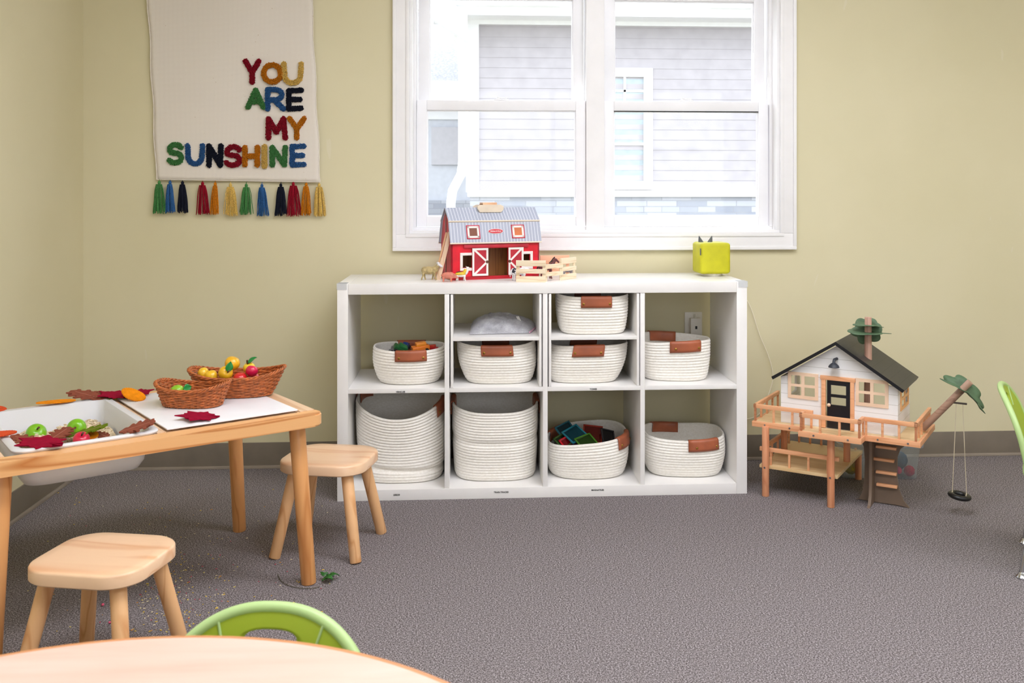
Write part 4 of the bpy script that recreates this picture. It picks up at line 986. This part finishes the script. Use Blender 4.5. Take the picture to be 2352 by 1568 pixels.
tag(b.obj('floor_crumbs', ms, None, smooth=0), 'scattered yellow and pink craft crumbs on the carpet under the table', 'crumbs', kind='stuff')
# ------------------------------------------------------------------ treehouse dollhouse
c2.location = (2.215, -.7325, 0); c2.rotation_euler.z = math.radians(58)
DA = math.radians(-35)
dh = thing('dollhouse', 'wooden treehouse dollhouse with a black roof, decks and a tree trunk', 'dollhouse', (1.5207, -.0323, 0), DA)
DW = mk_wood('deck_wood', (236, 176, 132), (222, 154, 106), 0, .45, 20); DWL = mk_wood('leg_dowel', (224, 158, 118), (206, 134, 94), 2, .45, 18)
DPLY = mk_wood('deck_ply', (232, 204, 156), (220, 184, 132), 0, .5, 8); DPALE = mk('window_pale_wood', (246, 214, 184), .5, .04)
DBLK = mk('house_black', (20, 21, 28), .35, .05); TRUNK = mk('trunk_taupe', (124, 104, 88), .5, .05, 10)
def siding_white():
    t = NT('house_siding'); tc = t.n('ShaderNodeTexCoord'); sp = t.n('ShaderNodeSeparateXYZ'); t.l(tc.outputs['Object'], sp.inputs[0])
    f = t.math('FRACT', t.math('ADD', t.math('DIVIDE', sp.outputs[2], .0345), 10.42)); m = t.math('LESS_THAN', f, .035)
    t.base(t.mix(t.math('MULTIPLY', m, .75), (238, 238, 238), (168, 164, 154))); t.rough(.45); return t.m
SW_ = siding_white()
for (a, b0, z1) in ((.001, .004, .248), (.232, .002, .248)):
    B().cyl((a, b0, 0), (a, b0, z1), .0125, .0125, 24, .001).obj('leg', DWL, dh)
for (a, b0) in ((.002, .225), (.234, .222)): B().cyl((a, b0, .106), (a, b0, .248), .012, .012, 24).obj('deck_post', DWL, dh)
B().cyl((.238, .385, 0), (.238, .385, .096), .012, .012, 24).obj('leg', DWL, dh)
B().box(-.026, .250, .018, .405, .095, .106, .0008).obj('lower_deck', DPLY, dh)
# lower railings
def railing(name, pts, z0, ztop, n_bal, w=.011, hrail=.014, ends=True):
    o = B()
    for (a0, b0), (a1, b1) in zip(pts[:-1], pts[1:]):
        d = Vector((a1-a0, b1-b0)); L = d.length; an = math.atan2(d.y, d.x); M = Matrix.Translation((a0, b0, 0)) @ Matrix.Rotation(an, 4, 'Z')
        o.box(-w/2, L+w/2, -w/2, w/2, ztop-hrail, ztop, .001, M)
    ro = o.obj(name, DW, dh)
    for (a0, b0), (a1, b1), n in zip(pts[:-1], pts[1:], n_bal):
        for i in range(n):
            f = (i+.5)/n if not ends else i/(n-1); x, y = a0+(a1-a0)*f, b0+(b1-b0)*f
            B().box(x-.0036, x+.0036, y-.0036, y+.0036, z0, ztop-hrail+.001, .0006).obj('baluster', DW, ro)
    return ro
railing('lower_rail', [(-.022, .030), (.248, .030)], .106, .168, [4], ends=False)
railing('lower_rail', [(-.020, .040), (-.020, .395)], .106, .166, [5], ends=False)
railing('lower_rail', [(-.012, .398), (.246, .398)], .106, .166, [6], ends=False)
# upper deck with stepped front
zd0, zd1 = .246, .260
pl = [(-.043, .022), (.134, .022), (.134, -.036), (.342, -.036), (.342, .022), (.512, .022), (.512, .298), (-.043, .298)]
B().prism(pl, zd1-.006, zd1).obj('upper_deck', DPLY, dh, smooth=0)
def strip(a0, a1, b0, b1): return B().box(a0, a1, b0, b1, .2415, .2615, .001)
b = B()
for a0, a1, b0, b1 in ((-.044, .134, .012, .022), (.132, .344, -.046, -.036), (.342, .514, .012, .022), (-.052, -.043, .012, .3), (.512, .521, .012, .3), (.132, .141, -.036, .022), (.335, .344, -.036, .022), (-.052, .521, .298, .306)):
    b.box(a0, a1, b0, b1, .2415, .2605, .0008)
b.obj('deck_edge', DW, dh)
SCR = mk('screw_metal', (170, 172, 178), .3, .1, metal=1)
for a, b0, z in ((-.005, .012, .251), (.085, .012, .251), (.185, -.046, .251), (.300, -.046, .251), (.385, .012, .251), (.482, .012, .251), (.232, -.0105, .104), (.001, -.0085, .104)):
    B().cyl((a, b0-.001, z), (a, b0+.002, z), .0034, seg=12).obj('screw', SCR, dh)
railing('railing', [(-.042, .290), (-.042, .020), (.160, .020)], .260, .322, [5, 4])
railing('railing', [(.140, -.010), (.140, -.038), (.336, -.038), (.336, .018)], .260, .322, [2, 4, 2])
railing('railing', [(.346, .018), (.506, .018), (.506, .285)], .260, .322, [4, 6])
# house walls
hA0, hA1, hB0, hB1 = .042, .443, .052, .265; zt = .425; pk = .553; am = .5*(hA0+hA1)
holesF = [(.076, .168, .360, .438), (.200, .289, .262, .432), (.312, .405, .360, .438)]
def wallgrid(name, holes, yf, yt):
    xs = sorted({hA0, hA1, am} | {h[0] for h in holes} | {h[1] for h in holes}); zs = sorted({.260, .445} | {h[2] for h in holes} | {h[3] for h in holes})
    b = B()
    def top(x): return pk-abs(x-am)*(pk-zt)/(am-hA0)
    zs = [z for z in zs if z < .445]
    for i in range(len(xs)-1):
        for j in range(len(zs)):
            z0 = zs[j]; z1 = zs[j+1] if j+1 < len(zs) else None; xc = (xs[i]+xs[i+1])/2
            if z1 is not None:
                if any(h[0] < xc < h[1] and h[2] < (z0+z1)/2 < h[3] for h in holes): continue
                pts_ = [(xs[i], z0), (xs[i+1], z0), (xs[i+1], min(z1, top(xs[i+1]))), (xs[i], min(z1, top(xs[i])))]
            else: pts_ = [(xs[i], z0), (xs[i+1], z0), (xs[i+1], max(z0+.0001, top(xs[i+1]))), (xs[i], max(z0+.0001, top(xs[i])))]
            if any(p[1] <= z0 for p in pts_[2:]): continue
            b.loft([[Vector((x, y, z)) for x, z in pts_] for y in (yf, yf+yt)], True, True, True)
    bmesh.ops.remove_doubles(b.bm, verts=b.bm.verts, dist=1e-5)
    return b.obj(name, SW_, dh, smooth=0)
wallgrid('front_wall', holesF, hB0, .008)
b = B(); s0, s1, t0, t1 = .095, .225, .345, .410   # side wall opening along depth
for x in (hA0, hA1-.008):
    b = B()
    for y0_, y1_, z0_, z1_ in ((hB0+.008, s0, .26, zt), (s1, hB1, .26, zt), (s0, s1, .26, t0), (s0, s1, t1, zt)): b.box(x, x+.008, y0_, y1_, z0_, z1_)
    b.obj('side_wall', SW_, dh, smooth=0)
B().box(hA1-.011, hA1-.0005, hB0-.001, hB0+.003, .262, zt-.002).obj('corner_post', SW_, dh)
def winframe(parent_name, x0, x1, z0, z1, y, m, mtx=None):
    b = B(); w_ = .0115; xm = (x0+x1)/2; zm_ = (z0+z1)/2; k = .003
    h_ = w_*.5; xs_ = (x0-h_, x0+h_, xm-h_, xm+h_, x1-h_, x1+h_); zs_ = (z0-h_, z0+h_, zm_-h_*.8, zm_+h_*.8, z1-h_, z1+h_)
    for j in (0, 2, 4): b.box(xs_[0], xs_[5], y-.004, y, zs_[j], zs_[j+1], 0, mtx)
    for j in (1, 3):
        for i in (0, 2, 4): b.box(xs_[i], xs_[i+1], y-.004, y, zs_[j], zs_[j+1], 0, mtx)
    return b.obj(parent_name, m, dh)
winframe('window_frame', .074, .170, .358, .440, hB0, DPALE); winframe('window_frame', .310, .407, .358, .440, hB0, DPALE)
winframe('side_window', s0, s1, t0, t1, -hA1, mk_wood('side_win_wood', (238, 186, 128), (220, 160, 104), 1, .5, 18), Matrix(((0, -1, 0, 0), (1, 0, 0, 0), (0, 0, 1, 0), (0, 0, 0, 1))))
# door
b = B(); b.box(.188, .203, hB0-.009, hB0, .262, .430, .001).box(.287, .300, hB0-.009, hB0, .262, .430, .001).box(.184, .304, hB0-.010, hB0, .430, .444, .001); b.obj('door_frame', DW, dh)
b = B(); d0, d1 = .207, .285
for q in ((d0, d0+.013, .262, .430), (d1-.013, d1, .262, .430), (d0+.013, d1-.013, .262, .344), (d0+.013, d1-.013, .371, .381), (d0+.013, d1-.013, .413, .430)): b.box(q[0], q[1], hB0-.004, hB0+.002, q[2], q[3])
dr = b.obj('door', DBLK, dh, smooth=0); B().sph((d0+.0075, hB0-.0085, .343), .0062, 16).obj('door_knob', DPALE, dr)
# roof
EAV = .020; rb0, rb1 = .022, .292
def roofside(sg):
    x0, z0 = am, pk+.004; xe = am+sg*(am-hA0+EAV); ze = z0-(abs(xe-am))*(pk-zt)/(am-hA0); d = Vector((xe-x0, ze-z0)).normalized(); n_ = Vector((-d.y*sg, d.x*sg))
    if n_.y < 0: n_ = -n_
    q = [(x0, z0), (xe, ze), (xe+n_.x*.011, ze+n_.y*.011), (x0, z0+.0125)]
    return [[(x, rb0, z) for x, z in q], [(x, rb1, z) for x, z in q]]
RST = NT('roof_planks'); tc_ = RST.n('ShaderNodeTexCoord'); sp_ = RST.n('ShaderNodeSeparateXYZ'); RST.l(tc_.outputs['Object'], sp_.inputs[0])
f_ = RST.math('FRACT', RST.math('ADD', RST.math('DIVIDE', sp_.outputs[0], .028), 10)); RST.base(RST.mix(RST.math('LESS_THAN', f_, .05), (46, 45, 44), (20, 19, 20))); RST.rough(.42)
for sg in (-1, 1): B().loft(roofside(sg), True, True, True).obj('roof_panel', [RST.m], dh, smooth=0)
# black front barge edge
for sg in (-1, 1):
    r0 = [(x, rb0-.0012, z) for x, _, z in roofside(sg)[0]]; r1 = [(x, rb0-.0001, z) for x, _, z in roofside(sg)[0]]
    B().loft([r0, r1], True, True, True).obj('barge_board', DBLK, dh, smooth=0)
# barn lamp above the door
lp = B(); lx, lz_ = .236, .492; lp.tube([(lx+.004, hB0, lz_+.014), (lx, hB0-.018, lz_+.013), (lx, hB0-.024, lz_+.008), (lx, hB0-.026, lz_+.002)], .0052, 12)
lp.lathe([(.004, .004), (.0105, 0), (.0165, -.006), (.019, -.012), (.0185, -.0128), (.012, -.008), (.002, -.003)], (lx, hB0-.026, lz_), 28); lp.obj('wall_lamp', mk('lamp_charcoal', (52, 56, 64), .5, .04), dh)
# trunk post through the roof
B().cyl((.334, .105, .262), (.334, .105, .652), .0145, .0115, 28, .0008).obj('trunk_post', mk_wood('post_brown', (190, 150, 132), (166, 126, 108), 2, .4, 16), dh)
def feltleaf(name, c, r, n_, M, wob=.22, hole=0, seed=1):
    b = B(); rnd = random.Random(seed); NS = 72; rows = []
    for ring in (.02, .25, .5, .75, 1):
        row = []
        for k in range(NS):
            a = 2*PI*k/NS; rr = 1+wob*(abs(math.sin(n_*a/2+seed))-.5)+.06*math.sin(5*a+seed)
            p = Vector((r[0]*ring*rr*math.cos(a), r[1]*ring*rr*math.sin(a), r[2]*(ring**2)*math.cos(2*a+seed)))
            row.append(M @ p)
        rows.append(row)
    return solid(b.loft(rows, True, True).obj(name, FGRN, dh, smooth=180), .002)
FGRN = mk('felt_leaf_green', (88, 118, 84), .6, .1, 40, .15, 500, spec=.6)
feltleaf('felt_foliage', None, (.046, .040, .004), 7, Matrix.Translation((.334, .105, .6245)) @ Matrix.Rotation(.06, 4, 'Y'), seed=2)
feltleaf('felt_foliage', None, (.066, .056, .004), 6, Matrix.Translation((.334, .105, .599)) @ Matrix.Rotation(.02, 4, 'Y'), seed=1)
feltleaf('felt_foliage', None, (.050, .044, .004), 6, Matrix.Translation((.322, .140, .600)) @ Matrix.Rotation(1.25, 4, 'X'), seed=4)
# leaning branch with foliage and tyre swing
br0, br1 = Vector((.505, .150, .275)), Vector((.655, .150, .452))
bo = B().cyl(br0, br1, .0118, .0112, 28, .0008).obj('branch', mk_wood('branch_brown', (176, 142, 122), (150, 116, 98), 0, .4, 16), dh)
qd = (br1-br0).normalized(); nz = Vector((.64, -.30, .70)).normalized(); ax = Vector((.67, .2, -.7)); ax = (ax-nz*ax.dot(nz)).normalized(); ay = nz.cross(ax)
Mq = Matrix.Translation(br0+qd*.198+ax*.012) @ Matrix((ax, ay, nz)).transposed().to_4x4()
feltleaf('felt_foliage', None, (.078, .034, .020), 8, Mq, .32, seed=3)
B().cyl((.590, .150, .376), (.645, .150, .376), .0032, seg=10).obj('swing_bar', mk('bar_dark', (70, 60, 52), .5, .05), dh)
tc = Vector((.622, .150, .064)); TY = mk('swing_tyre', (18, 18, 20), .4, .03)
b = B(); rg = []
for i in range(40):
    a = 2*PI*i/40; cc = Vector((math.cos(a), math.sin(a), 0)); rg.append([tc+cc*(.027+.0105*math.cos(2*PI*k/12))+Vector((0, 0, .0085*math.sin(2*PI*k/12))) for k in range(12)])
ty = b.loft(rg, True, loop=True).obj('tyre', TY, dh, smooth=180)
ty.matrix_local = Matrix.Translation(tc) @ Matrix.Rotation(.12, 4, 'Y') @ Matrix.Translation(-tc)
RP = mk('swing_rope', (214, 202, 176), .8, .05)
for x0_, x1_ in ((.612, .600), (.632, .644)):
    b = B(); b.tube([(x0_, .150, .379), (x0_*.5+x1_*.5, .149, .22), (x1_, .148, .076)], .0013, 6)
    b.tube([Vector((x1_, .148, .065))+Vector((.012*0, .012*math.cos(a), .0115*math.sin(a))) for a in [2*PI*i/16 for i in range(16)]], .0013, 6, True); b.obj('rope', RP, dh)
# tree trunk cross with steps
def tree_profile(pts, t, M, name):
    return B().prism(pts, -t/2, t/2, M, .0006).obj(name, TRUNK, dh)
ctr = (.345, .136)
prof = [(-.062, 0), (-.048, .004), (-.036, .03), (-.030, .075), (-.028, .14), (-.031, .19), (-.045, .222), (-.05, .244), (.140, .244), (.118, .222), (.09, .200), (.080, .17), (.080, .10), (.086, .055), (.10, .022), (.120, 0), (.085, 0.004), (.0, .003), (-.04, .004)]
Mx = Matrix.Translation((ctr[0], ctr[1], 0)) @ Matrix(((1, 0, 0, 0), (0, 0, 1, 0), (0, 1, 0, 0), (0, 0, 0, 1)))
tree_profile(prof, .010, Mx, 'trunk_panel')
prof2 = [(-.080, 0), (-.066, .006), (-.050, .035), (-.045, .08), (-.044, .20), (-.046, .225), (-.04, .244), (.04, .244), (.044, .2), (.044, .08), (.052, .03), (.07, 0), (.0, .004)]
My = Matrix.Translation((ctr[0], ctr[1], 0)) @ Matrix(((0, 0, 1, 0), (1, 0, 0, 0), (0, 1, 0, 0), (0, 0, 0, 1)))
tree_profile(prof2, .010, My, 'trunk_fin')
for k, (z, x) in enumerate(((.196, .012), (.152, .004), (.108, .012), (.064, .014))):
    B().box(ctr[0]+x, ctr[0]+x+.068, ctr[1]-.020, ctr[1]-.005, z, z+.0085, .0008).obj('ladder_step', DW, dh)
# ------------------------------------------------------------------ clear bin behind the dollhouse
CLB = mk_glass('clear_plastic', refl=.08, haze=.14, hazecol=(226, 230, 236))
pb = thing('storage_box', 'clear plastic storage box of craft pompoms behind the dollhouse trunk', 'box', (2.030, .235, 0), math.radians(-6))
rg = [binring(.28, .19, .02, .002), binring(.30, .205, .022, .12), binring(.302, .207, .022, .122), binring(.320, .222, .024, .124), binring(.320, .222, .024, .134)]
solid(B().loft(rg, True, True, False).obj('box_shell', CLB, pb, smooth=60), .0016)
solid(B().loft([binring(.322, .224, .025, .123), binring(.324, .226, .025, .136), binring(.318, .220, .024, .137), binring(.316, .218, .024, .124)], True).obj('box_rim', mk_glass('cloudy_plastic', refl=.08, haze=.5, hazecol=(226, 230, 236)), pb, smooth=60), .0015)
for k, (dx, dy, z, r, c, lab) in enumerate(((.116, -.070, .022, .020, (196, 24, 66), 'crimson pompom at the right front corner of the clear box'), (.073, -.074, .024, .014, (222, 50, 96), 'pink pompom in the clear box beside the crimson one'), (.088, -.045, .058, .030, (52, 92, 122), 'large blue pompom in the clear box'), (.03, -.04, .075, .026, (232, 176, 150), 'peach pompom partly hidden by the trunk in the clear box'), (.10, -.05, .045, .012, (222, 140, 120), 'small coral pompom above the pink one in the clear box'), (.02, -.06, .025, .018, (200, 206, 200), 'pale grey pompom low in the clear box'), (-.105, -.07, .035, .028, (226, 196, 30), 'yellow pompom at the left end of the clear box'), (.10, .0, .03, .024, (70, 110, 140), 'slate blue pompom at the back of the clear box'))):
    m = mk('pom_%d' % k, c, .9, .1, 200, .5, 500, spec=.1); b = B(); rnd = random.Random(k); rings = []
    for i in range(13):
        a = -PI/2+PI*i/12; rings.append([Vector((max(.002, math.cos(a))*math.cos(2*PI*j/18), max(.002, math.cos(a))*math.sin(2*PI*j/18), math.sin(a)))*r*rnd.uniform(.93, 1.05) for j in range(18)])
    q = Matrix.Rotation(math.radians(-6), 3, 'Z') @ Vector((dx, dy, 0)); tag(b.loft(rings, True, True, True).obj('pompom', m, None, smooth=180, loc=(pb.location.x+q.x, pb.location.y+q.y, z+.004)), lab, 'pompom')
# ------------------------------------------------------------------ outside
EY = 8.6
SID = mk('lap_siding', (178, 173, 176), .7, .03, 6); EXW = mk('exterior_white', (240, 240, 240), .5, .01)
bl = thing('neighbour_house', 'pale grey clapboard house with white trim seen through the window', 'house', (0, EY, 0))
x0, x1 = .47, 9.0; zc = 1.10
b = B(); z = zc; k = .128
while z < 3.22:
    b.loft([[(x0, -.011, z), (x0, -.005, z+k), (x0, .05, z+k), (x0, .05, z)], [(x1, -.011, z), (x1, -.005, z+k), (x1, .05, z+k), (x1, .05, z)]], True, True, True); z += k
b.obj('siding_wall', SID, bl, smooth=0)
B().box(.40, .56, -.045, .06, zc-.02, 3.3).obj('corner_board', EXW, bl)
B().box(.0, x1, -.5, .06, 3.22, 3.26).obj('soffit', EXW, bl)
B().box(.0, x1, -.06, -.0, 3.17, 3.22).obj('frieze_board', EXW, bl)
B().box(-.12, x1, -.62, -.50, 3.30, 3.42, .02).box(-.05, x1, -.52, -.48, 3.2, 3.34).obj('gutter', EXW, bl)
ROOF = mk('grey_shingles', (150, 152, 164), .8, .1, 30)
b = B(); b.loft([[(-.35, -.66, 3.42), (-.35, 3.0, 5.2), (-.35, 3.0, 5.12), (-.35, -.6, 3.34)], [(x1, -.66, 3.42), (x1, 3.0, 5.2), (x1, 3.0, 5.12), (x1, -.6, 3.34)]], True, True, True); b.obj('roof', ROOF, bl, smooth=0)
b = B(); b.loft([[(-.42, -.66, 3.50), (-.42, 3.0, 5.28), (-.42, 3.0, 5.0), (-.42, -.6, 3.14)], [(-.34, -.66, 3.50), (-.34, 3.0, 5.28), (-.34, 3.0, 5.0), (-.34, -.6, 3.14)]], True, True, True)
b.loft([[(-.42, -.66, 3.4), (.42, -.66, 2.86), (.42, -.66, 3.2), (.0, -.66, 3.45)], [(-.42, -.5, 3.4), (.42, -.5, 2.86), (.42, -.5, 3.2), (.0, -.5, 3.45)]], True, True, True)
b.obj('rake_board', EXW, bl, smooth=0)
b = B(); b.tube([(.1, -.55, 3.3), (.22, -.5, 3.1), (.34, -.1, 2.85), (.36, -.08, 2.6), (.36, -.08, 1.45), (.34, -.1, 1.3), (.24, -.3, 1.1), (.22, -.34, .95), (.22, -.34, .2)], .055, 8); b.obj('downspout', EXW, bl)
def stone():
    t = NT('ledge_stone'); tc = t.n('ShaderNodeTexCoord'); mp = t.n('ShaderNodeMapping'); mp.inputs['Rotation'].default_value = (PI/2, 0, 0); t.l(tc.outputs['Object'], mp.inputs[0])
    br = t.n('ShaderNodeTexBrick'); br.inputs['Scale'].default_value = 1; br.inputs['Brick Width'].default_value = .38; br.inputs['Row Height'].default_value = .075; br.inputs['Mortar Size'].default_value = .005
    br.inputs['Color1'].default_value = lin((188, 190, 198)); br.inputs['Color2'].default_value = lin((136, 142, 156)); br.inputs['Mortar'].default_value = lin((140, 142, 150))
    br.offset_frequency = 2; br.squash = .6; br.squash_frequency = 3
    t.l(mp.outputs[0], br.inputs[0]); t.base(t.mix(t.math('MULTIPLY', t.noise(t.coord(), 8, 3), .5), br.outputs[0], (176, 176, 176))); t.rough(.9); return t.m
STONE = stone()
B().box(.45, x1, -.10, .05, -.2, 1.02).obj('stone_base', STONE, bl, smooth=0)
B().box(.42, x1, -.15, .0, 1.02, 1.10, .01).obj('stone_ledge', EXW, bl)
wp = B(); wx0, wx1, wz0, wz1 = 1.98, 2.745, 1.11, 2.64
picture(wp, wx0, wx1, wz0, wz1, .11, -.05, .02, .004); fr = wp.obj('window_trim', EXW, bl)
b = B(); b.box(wx0+.11, wx1-.11, -.03, 0, 2.10, 2.19); b.box(wx0+.11, wx1-.11, -.03, 0, 1.67, 1.70)
for x in (wx0+.40,): b.box(x, x+.03, -.02, 0, 2.19, wz1-.11)
b.box(wx0+.11, wx1-.11, -.02, 0, 2.34, 2.37); b.obj('muntins', EXW, fr)
B().box(wx0+.1, wx1-.1, -.008, .0, wz0+.1, wz1-.1).obj('window_pane', mk('exterior_pane', (170, 184, 190), .15, .05), fr)
# wing further back on the left
bw = thing('neighbour_wing', 'lower wing with white door bays left of the downspout outside', 'house', (0, 11.5, 0))
B().box(-6, .6, 0, .3, .95, 2.75).obj('wing_wall', mk('wing_siding', (205, 208, 214), .7, .02), bw, smooth=0)
b = B(); b.loft([[(-6, -.35, 2.75), (-6, 2.4, 4.3), (-6, 2.4, 4.2), (-6, -.35, 2.66)], [(1.2, -.35, 2.75), (1.2, 2.4, 4.3), (1.2, 2.4, 4.2), (1.2, -.35, 2.66)]], True, True, True); b.obj('wing_roof', ROOF, bw, smooth=0)
B().box(-6, .6, -.38, -.3, 2.45, 2.76).box(-6, .6, -.05, .0, 2.2, 2.35).obj('wing_fascia', EXW, bw)
b = B()
for x in (-1.6, -.75): b.box(x, x+.12, -.25, -.1, .9, 2.5)
b.obj('porch_post', EXW, bw)
B().box(-.15, .34, -.05, 0, 1.5, 2.08).obj('dark_window', mk('dim_window', (190, 188, 192), .3, .02), bw)
B().box(-6, .6, -.1, .0, -.2, .95).obj('wing_stone', STONE, bw, smooth=0)
struct(B().box(-30, 40, YW+.4, 60, -.5, -.2).obj('ground', mk('pale_ground', (128, 126, 116), .9, .1, 2), smooth=0))
struct(B().box(-40, XL-.6, -30, YW+.4, -.5, -.2).obj('ground_side', mk('pale_ground', (128, 126, 116), .9, .1, 2), smooth=0))
struct(B().box(XL-.6, 40, -30, YB-.4, -.5, -.2).obj('ground_front', mk('pale_ground', (128, 126, 116), .9, .1, 2), smooth=0))
# ------------------------------------------------------------------ light
w = bpy.data.worlds.new('World'); bpy.context.scene.world = w; w.use_nodes = True; nt = w.node_tree
bg = nt.nodes['Background']; bg.inputs[0].default_value = lin((243, 247, 255)); bg.inputs[1].default_value = 3.7
sun = bpy.data.lights.new('sun', 'SUN'); so = bpy.data.objects.new('sun', sun); C.objects.link(so)
sun.energy = 8; sun.angle = .01; sun.color = (1, .97, .9)
d = Vector((1, -.155, -.95)); so.rotation_euler = d.to_track_quat('-Z', 'Y').to_euler()
def portal(loc, rot, sx, sy):
    l = bpy.data.lights.new('portal', 'AREA'); l.shape = 'RECTANGLE'; l.size = sx; l.size_y = sy; l.cycles.is_portal = True
    o = bpy.data.objects.new('portal', l); C.objects.link(o); o.location = loc; o.rotation_euler = rot
portal(((WX0+WX1)/2, YW+.16, (WZ0+WZ1)/2), (-PI/2, 0, 0), WX1-WX0, WZ1-WZ0)
portal((XL-.12, (LY0+LY1)/2, (LZ0+LZ1)/2), (0, -PI/2, 0), LZ1-LZ0, LY1-LY0)
portal(((RX0+RX1)/2, YB-.12, 1.5), (PI/2, 0, 0), RX1-RX0, 1.4)
sc = bpy.context.scene
sc.view_settings.view_transform = 'Standard'; sc.view_settings.look = 'None'; sc.view_settings.gamma = 1; sc.view_settings.exposure = .17
try: sc.view_settings.use_curve_mapping = False
except Exception: pass
sc.cycles.max_bounces = 12; sc.cycles.diffuse_bounces = 5; sc.cycles.transparent_max_bounces = 24
